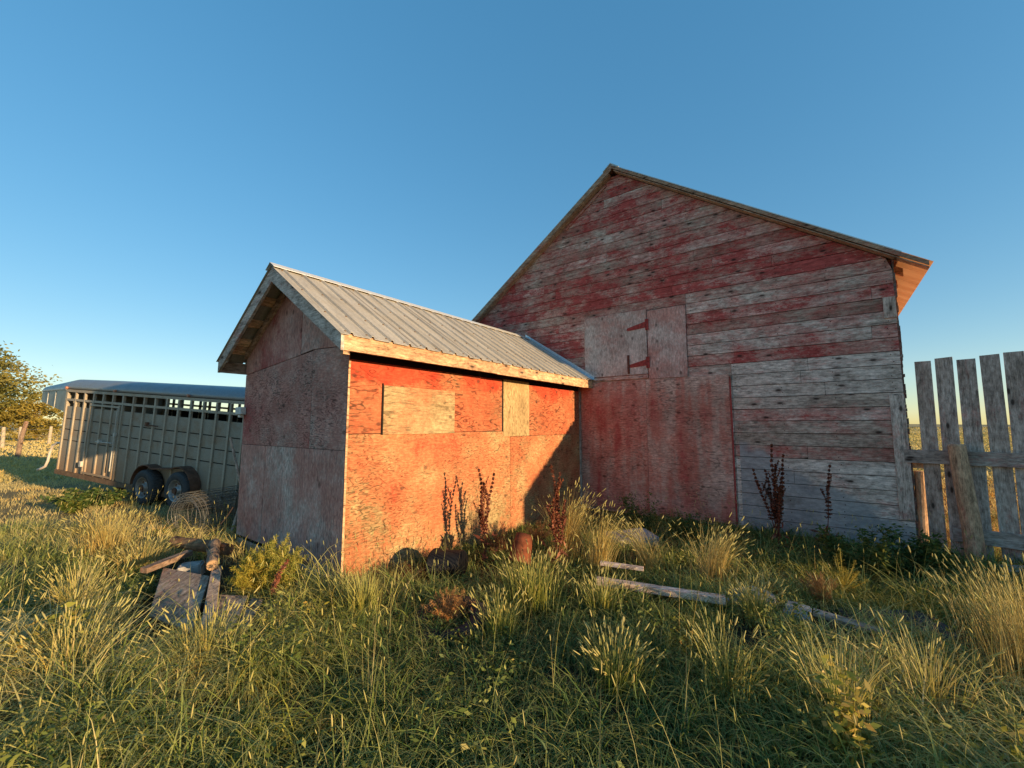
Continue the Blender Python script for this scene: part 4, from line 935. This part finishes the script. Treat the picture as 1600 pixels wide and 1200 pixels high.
# ================================================================ OBJECTS IN THE YARD
M_wood = mat_board('silver_grey_scrap_wood', 0, g=.6, warm=.15)
M_stone = mat_plain('grey_concrete', (.36, .34, .31), .9, .4, 14, .1, .8)
def slab(name, corners, th_, m, label, cat, group=None, rnd=.5, paint=.02, bev=.004):
    """thin sheet through four world points given as (x, y, z of its top)"""
    c = Vector((sum(p[0] for p in corners) / 4, sum(p[1] for p in corners) / 4, sum(p[2] for p in corners) / 4))
    P = [Vector(p) - c for p in corners]; nrm = (P[1] - P[0]).cross(P[3] - P[0]).normalized()
    if nrm.z < 0: nrm = -nrm
    mb = MB(); mb.hexa([p - nrm * th_ for p in P] + P, rnd=rnd, paint=paint); o = mb.build(name, m, bevel=bev); o.location = c
    return tag(o, label, cat, group)
slab('plywood_sheet', [(-3.40, 4.21, .22), (-2.74, 3.92, .24), (-2.30, 3.15, .12), (-2.84, 3.41, .12)], .02, mat_board('grey_plywood_scrap', 1, g=.62, warm=.3), 'largest grey weathered plywood scrap lying tilted in the grass left of the shed', 'board', 'scrap boards beside the shed')
slab('plywood_sheet', [(-2.53, 3.69, .17), (-2.24, 3.69, .16), (-2.00, 3.09, .09), (-2.15, 3.12, .09)], .018, bpy.data.materials['grey_plywood_scrap'], 'smaller grey board scrap below the feathery weed', 'board', 'scrap boards beside the shed', rnd=.8)
slab('plywood_sheet', [(-2.18, 3.64, .16), (-2.07, 3.62, .16), (-1.90, 3.07, .09), (-1.97, 3.05, .09)], .018, bpy.data.materials['grey_plywood_scrap'], 'narrow grey board strip right of the smaller scrap', 'board', 'scrap boards beside the shed', rnd=.3)
slab('timber_rail', [(-2.80, 4.03, .29), (-2.72, 4.05, .29), (-2.14, 3.14, .16), (-2.21, 3.10, .16)], .05, bpy.data.materials['grey_plywood_scrap'], 'old grey timber lying end-on between the two scrap boards', 'timber', rnd=.95)
slab('timber_rail', [(-3.46, 4.02, .28), (-3.40, 4.50, .30), (-3.32, 4.48, .30), (-3.38, 4.00, .28)], .05, bpy.data.materials['grey_plywood_scrap'], 'sunlit timber end poking left over the largest scrap board', 'timber', rnd=.15)
def log(a, b, r_, label, m, name='log', end=None):
    a, b = Vector(a), Vector(b); c = (a + b) / 2; mb = MB(); n = 9; pts = []; rs = []
    for q in range(n):
        t = q / (n - 1); p = a.lerp(b, t) - c; pts.append(p + Vector((random.uniform(-1, 1), random.uniform(-1, 1), random.uniform(-1, 1))) * r_ * .12); rs.append(r_ * random.uniform(.85, 1.1))
    mb.tube(pts, rs, 14, paint=.02); o = mb.build(name, m, smooth=False); o.location = c
    d = (a - b).normalized(); e = MB(); e.tube([pts[0] + d * .001, pts[0] + d * .012], [rs[0] * .93, rs[0] * .9], 14); e.build('cut_end', end or mat_plain('cut_wood_end', (.38, .24, .13), .85, .35, 40), o)
    return tag(o, label, 'log')
M_bark = mat_board('grey_bark', 1, g=.4, warm=.5)
log((-2.74, 3.95, .33), (-3.12, 4.5, .36), .055, 'short round log with a tan cut end resting on the scrap boards', M_bark)
log((-3.85, 4.9, .28), (-2.98, 4.52, .30), .065, 'rough brown split log lying crosswise behind the scrap boards', mat_board('brown_split_wood', 0, g=.45, warm=1.0))
# wire roll
def wire_roll():
    root = empty('wire_roll', (-4.32, 6.45, .33), (0, 0, math.atan2(1.0, .38) - math.pi / 2))
    m = mat_metal('galvanised_fence_wire', (.24, .25, .25), .45, .7, (.3, .2, .12), .4); L = 1.15
    mb = MB(); st = Veg()
    for q in range(16):
        y_ = -L / 2 + L * q / 15 + random.uniform(-.008, .008)
        for ring in range(4):
            r_ = .34 - ring * .04 + random.uniform(-.012, .012); ph = random.uniform(0, 6.28); pts = []
            for a in range(37): an = 2 * math.pi * a / 36; w_ = 1 + .03 * math.sin(2 * an + ph) + .02 * math.sin(5 * an + ph * 2); pts.append((r_ * w_ * math.cos(an) * 1.05, y_ + .012 * math.sin(3 * an + ph), r_ * w_ * math.sin(an) * .95))
            mb.tube(pts, .0022 if q else .0035, 4, cap=False)
    mb.build('wire_loop', m, root)
    mb = MB()
    for ring in range(5):
        for q in range(34):
            a = 2 * math.pi * q / 34 + ring * .05; r_ = .35 - ring * .035
            mb.tube([(r_ * math.cos(a) * 1.05, -L / 2, r_ * math.sin(a) * .95), (r_ * math.cos(a + .04) * 1.05, L / 2, r_ * math.sin(a + .04) * .95)], .0016, 3, cap=False)
    mb.build('stay_wire', m, root)
    return tag(root, 'big roll of galvanised fence wire lying between the shed and the trailer wheels', 'wire roll')
wire_roll()
mb = MB(); mb.tube([(0, 0, 0), (.12, .05, .6), (-.1, .02, 1.42)], [.022, .02, .016], 8, paint=.0); o = mb.build('leaning_pole', M_trimv); o.location = (-3.98, 6.05, 0); tag(o, 'thin grey pole leaning beside the left wall of the shed', 'pole')
mb = MB(); mb.tube([(0, 0, 0), (.1, -.02, .12), (.17, -.04, .22)], .008, 6); o = mb.build('iron_rod', mat_plain('dark_iron', (.05, .035, .03), .8)); o.location = (-3.78, 5.55, .32); tag(o, 'short dark iron rod sticking up by the far left corner of the shed', 'rod')
# old tyre, black tub, rusty bucket
ty = MB(); ty.lathe([(.17, -.07), (.20, -.085), (.27, -.085), (.30, -.05), (.305, 0), (.30, .05), (.27, .085), (.20, .085), (.17, .07), (.19, .0), (.17, -.07)], (0, 0, .09), 2, 40)
for q in range(40):
    a = 2 * math.pi * q / 40; dx, dy = math.cos(a), math.sin(a); ty.beam((dx * .305, dy * .305, .04), (dx * .305, dy * .305, .14), .02, .014, up=(dx, dy, 0))
o = ty.build('old_tire', mat_plain('black_old_rubber', (.022, .022, .024), .75, .3), smooth=True); o.location = (-.48, 3.45, -.05); o.rotation_euler = (R(8), R(-5), 0); tag(o, 'black old tyre lying in the grass with dry weeds growing from it', 'tire')
tb = MB(); tb.lathe([(.0, .0), (.115, .0), (.125, .01), (.155, .30), (.17, .305), (.17, .32), (.145, .32), (.115, .02), (.0, .02)], (0, 0, 0), 0, 32)
o = tb.build('black_tub', mat_plain('black_plastic', (.008, .008, .009), .6, .2), smooth=True); o.location = (-.50, 4.42, .20); o.rotation_euler = (0, R(8), R(165)); o.scale = (1, 1.25, .9); tag(o, 'black plastic tub tipped on its side against the shed wall', 'tub')
bk_ = MB(); bk_.lathe([(.0, .01), (.085, .01), (.09, .0), (.10, .09), (.104, .095), (.102, .1), (.112, .19), (.117, .195), (.114, .2), (.122, .28), (.13, .285), (.13, .295), (.12, .29), (.088, .02), (.0, .02)], (0, 0, 0), 2, 28)
o = bk_.build('rusty_bucket', mat_plain('flaking_rust', (.17, .05, .022), .9, .5, 18), smooth=True); o.location = (.14, 4.72, .06); o.rotation_euler = (R(158), R(14), 0); o.location.z = .40; tag(o, 'rusty orange-brown metal bucket upside down behind the green grass clump', 'bucket')
M_beam = mat_board('pale_beam_wood', 0, g=1.2, warm=.3)
slab('wooden_beam', [(.80, 4.06, .19), (1.80, 3.68, .17), (1.77, 3.60, .17), (.77, 3.98, .19)], .055, M_beam, 'long pale timber beam lying in the grass in front of the golden clumps', 'beam', rnd=.85)
slab('wooden_beam', [(.92, 4.48, .20), (1.32, 4.33, .19), (1.30, 4.27, .19), (.90, 4.41, .20)], .03, M_beam, 'short pale board behind the long beam', 'beam', rnd=.7)
def rock(x, y, z, sx, sy, sz_, label, name='concrete_block', cat='block', rot=0.3, m=M_stone, group=None):
    bm = bmesh.new(); bmesh.ops.create_cube(bm, size=1); bmesh.ops.bevel(bm, geom=bm.edges[:], offset=.08, segments=2, affect='EDGES'); bmesh.ops.subdivide_edges(bm, edges=bm.edges[:], cuts=3, use_grid_fill=True)
    for v_ in bm.verts:
        p = v_.co.copy(); n_ = math.sin(p.x * 9 + x * 5) * math.sin(p.y * 8 + y * 3) * math.sin(p.z * 7 + 1)
        v_.co *= 1 + .06 * n_ + random.uniform(-.015, .015)
    bmesh.ops.scale(bm, vec=(sx, sy, sz_), verts=bm.verts); me = bpy.data.meshes.new(name); bm.to_mesh(me); bm.free(); me.materials.append(m)
    o = bpy.data.objects.new(name, me); col.objects.link(o); o.location = (x, y, z); o.rotation_euler = (R(4), R(-3), rot); return tag(o, label, cat, group)
rock(2.06, 3.85, .01, .50, .26, .20, 'grey broken concrete block at the right end of the long beam')
rock(2.34, 3.58, .03, .26, .18, .15, 'smaller grey concrete lump right of the big block', rot=.9)
rock(1.62, 5.85, .05, .62, .45, .14, 'flat pale stone slab lying near the inner corner of barn and shed', 'stone_slab', 'slab', rot=.2)
rock(3.0, 3.42, .03, .62, .40, .09, 'flat dark slab in the bare patch left of the dense golden clump', 'stone_slab', 'slab', rot=-.3, m=mat_plain('dark_slab_stone', (.075, .068, .065), .9, .3, 10, .1, .6))  # plain dark stone colour
rock(-3.18, 4.28, .16, .2, .16, .14, 'small pale rock under the timber end', 'small_rock', 'rock', rot=.4)
slab('wooden_plank', [(2.42, 3.50, .14), (2.78, 3.22, .10), (2.72, 3.14, .10), (2.36, 3.42, .14)], .03, M_wood, 'weathered plank end lying below the tumbleweed', 'plank', rnd=.8)
slab('wooden_plank', [(5.1, 4.55, .14), (6.2, 4.35, .16), (6.15, 4.18, .16), (5.05, 4.38, .13)], .04, M_wood, 'blue-grey plank lying at the foot of the board fence', 'plank', rnd=.97)

SHADE_BUSHES = [(5.6, -1.15, 1.0, .7, 'added green bush unseen at the right, shading the foreground, nearer the barn'), (5.2, -2.05, 1.05, .75, 'added green bush unseen at the right, shading the foreground, nearer the camera'), (4.9, -.2, .8, .5, 'small added bush unseen at the right, shading the foreground')]  # bushes added out of view to throw shade on the foreground
# ================================================================ TREES, FAR FENCE
M_bark2 = mat_plain('tree_bark', (.12, .09, .065), .9, .3, 8)
def tree(x, y, h, w_, n, m, label, name='tree', cat='tree', low=.12, clumps=110, trunk=.22, lsize=(.14, .30), group=None):
    r = random.Random(int(abs(x * 13 + y * 7))); root = empty(name, (x, y, float(gz(x, y))))
    mb = MB(); v = Veg(); per = n // clumps
    mb.tube([(0, 0, -.2), (.1, 0, h * .2), (-.1, .1, h * .45), (.1, 0, h * .75)], [trunk, trunk * .8, trunk * .5, trunk * .15], 8)
    for q in range(clumps):
        a = r.uniform(0, 6.28); u = r.uniform(low, 1.0); prof = math.sin(math.pi * min(1, max(.06, (u + .12) / 1.14))) ** .6
        d = w_ * prof * math.sqrt(r.random()) * r.uniform(.75, 1.15); c_ = Vector((math.cos(a) * d, math.sin(a) * d, h * u * .97))
        b0 = Vector((0, 0, h * max(.12, u * .62 - .05))); mb.tube([b0, b0.lerp(c_, .5) + Vector((0, 0, -h * .02)), c_], [trunk * .22, trunk * .12, trunk * .03], 5)
        cr = w_ * r.uniform(.09, .19); P = rng.normal(0, 1, (per, 3)) * np.array([cr, cr, cr * .55]) * .75 + np.array(c_)
        v.leaves(P, rng.uniform(*lsize, per), np.clip(r.uniform(0, .7) + rng.uniform(0, .3, per), 0, 1), flat=.7, ratio=.5, tip=0)
    v.build('crown', m, root); mb.build('trunk', M_bark2, root); return tag(root, label, cat, group)
M_leaf = mat_leaf('olive_tree_leaves', [(0.0, (0.11, 0.12, 0.03)), (0.5, (0.22, 0.21, 0.055)), (1.0, (0.36, 0.30, 0.09))], .4)
M_leafy = mat_leaf('yellow_shrub_leaves', [(0.0, (0.20, 0.17, 0.035)), (1.0, (0.38, 0.29, 0.06))], .35)
tree(-52.5, 40, 9.6, 6.0, 26000, M_leaf, 'big olive-green tree at the left edge standing in the field', clumps=150, lsize=(.22, .42))
tree(-46.5, 41, 4.0, 3.0, 6000, M_leafy, 'yellow-leaved shrub between the big tree and the trailer nose', 'shrub', 'shrub', clumps=50, low=.05, trunk=.08)
tree(-56.5, 36.5, 6.5, 4.5, 9000, M_leaf, 'lower green tree behind the field fence posts at the left edge', clumps=70, lsize=(.2, .36))
for x, y, h, w_, lab in SHADE_BUSHES:
    tree(x, y, h, w_, 2600, M_weed, lab, 'shade_bush', 'bush', clumps=60, low=.03, trunk=.03, lsize=(.04, .09), group='unseen bushes added to shade the yard')
FG = 'posts of the wire fence in the left field'
fp = [(-24.2, 20.6, 1.75, .09, .16, 'dark leaning wooden fence post in the shadow left of the trailer', mat_board('dark_old_post', 2, g=.45, warm=.4))]
pale = mat_plain('pale_post_paint', (.55, .48, .36), .8, .15)
M_post2 = mat_plain('pale_weathered_post', (.42, .34, .24), .85, .25)
names = ['leftmost pale post', 'second pale post from the left', 'third pale post from the left', 'fourth pale post, beside the yellow shrub', 'fifth pale post, nearest the trailer nose']
for q, (x, y) in enumerate([(-35.2, 29.0), (-34.6, 29.5), (-37.5, 34.0), (-38.5, 36.5), (-38.6, 38.5)]):
    fp.append((x, y, 1.45, .10, random.uniform(-.03, .03), names[q] + ' of the field fence under the tree', M_post2))
for x, y, h, r_, ln, lab, m in fp:
    mb = MB(); mb.tube([(0, 0, -.2), (ln * .5, 0, h * .5), (ln * 1.6, 0, h), (ln * 1.6, 0, h + .015)], [r_ * 1.1, r_, r_ * .92, r_ * .6], 10, paint=.0, rnd=.4)
    o = mb.build('fence_post', m); o.location = (x, y, float(gz(x, y))); tag(o, lab, 'fence post', FG)
mb = MB()
for z_ in (.45, .85, 1.25):
    mb.tube([(-24.2, 20.6, z_), (-35.2, 29.0, z_), (-44, 36, z_)], .008, 4); mb.tube([(-34.6, 29.5, z_), (-38.5, 38.5, z_), (-34, 48, z_)], .008, 4)
o = mb.build('fence_wire', mat_plain('fence_wire_steel', (.3, .28, .25), .5)); tag(o, 'thin wires strung between the posts of the left field fence', 'wire')
rr_ = random.Random(5)
for q in range(7):
    x = -90 + q * 9 + rr_.uniform(-3, 3); y = 95 + rr_.uniform(-6, 14)
    tree(x, y, rr_.uniform(2.2, 3.6), rr_.uniform(3, 5), 1500, M_leafy, ['far yellow bush on the horizon behind the left field', ][0] if False else ['leftmost', 'second', 'third', 'fourth', 'fifth', 'sixth', 'rightmost'][q] + ' low yellow-green bush on the far left horizon, counted from the left', 'distant_bush', 'bush', clumps=24, low=.05, trunk=.08, lsize=(.3, .6), group='bushes on the far left horizon')
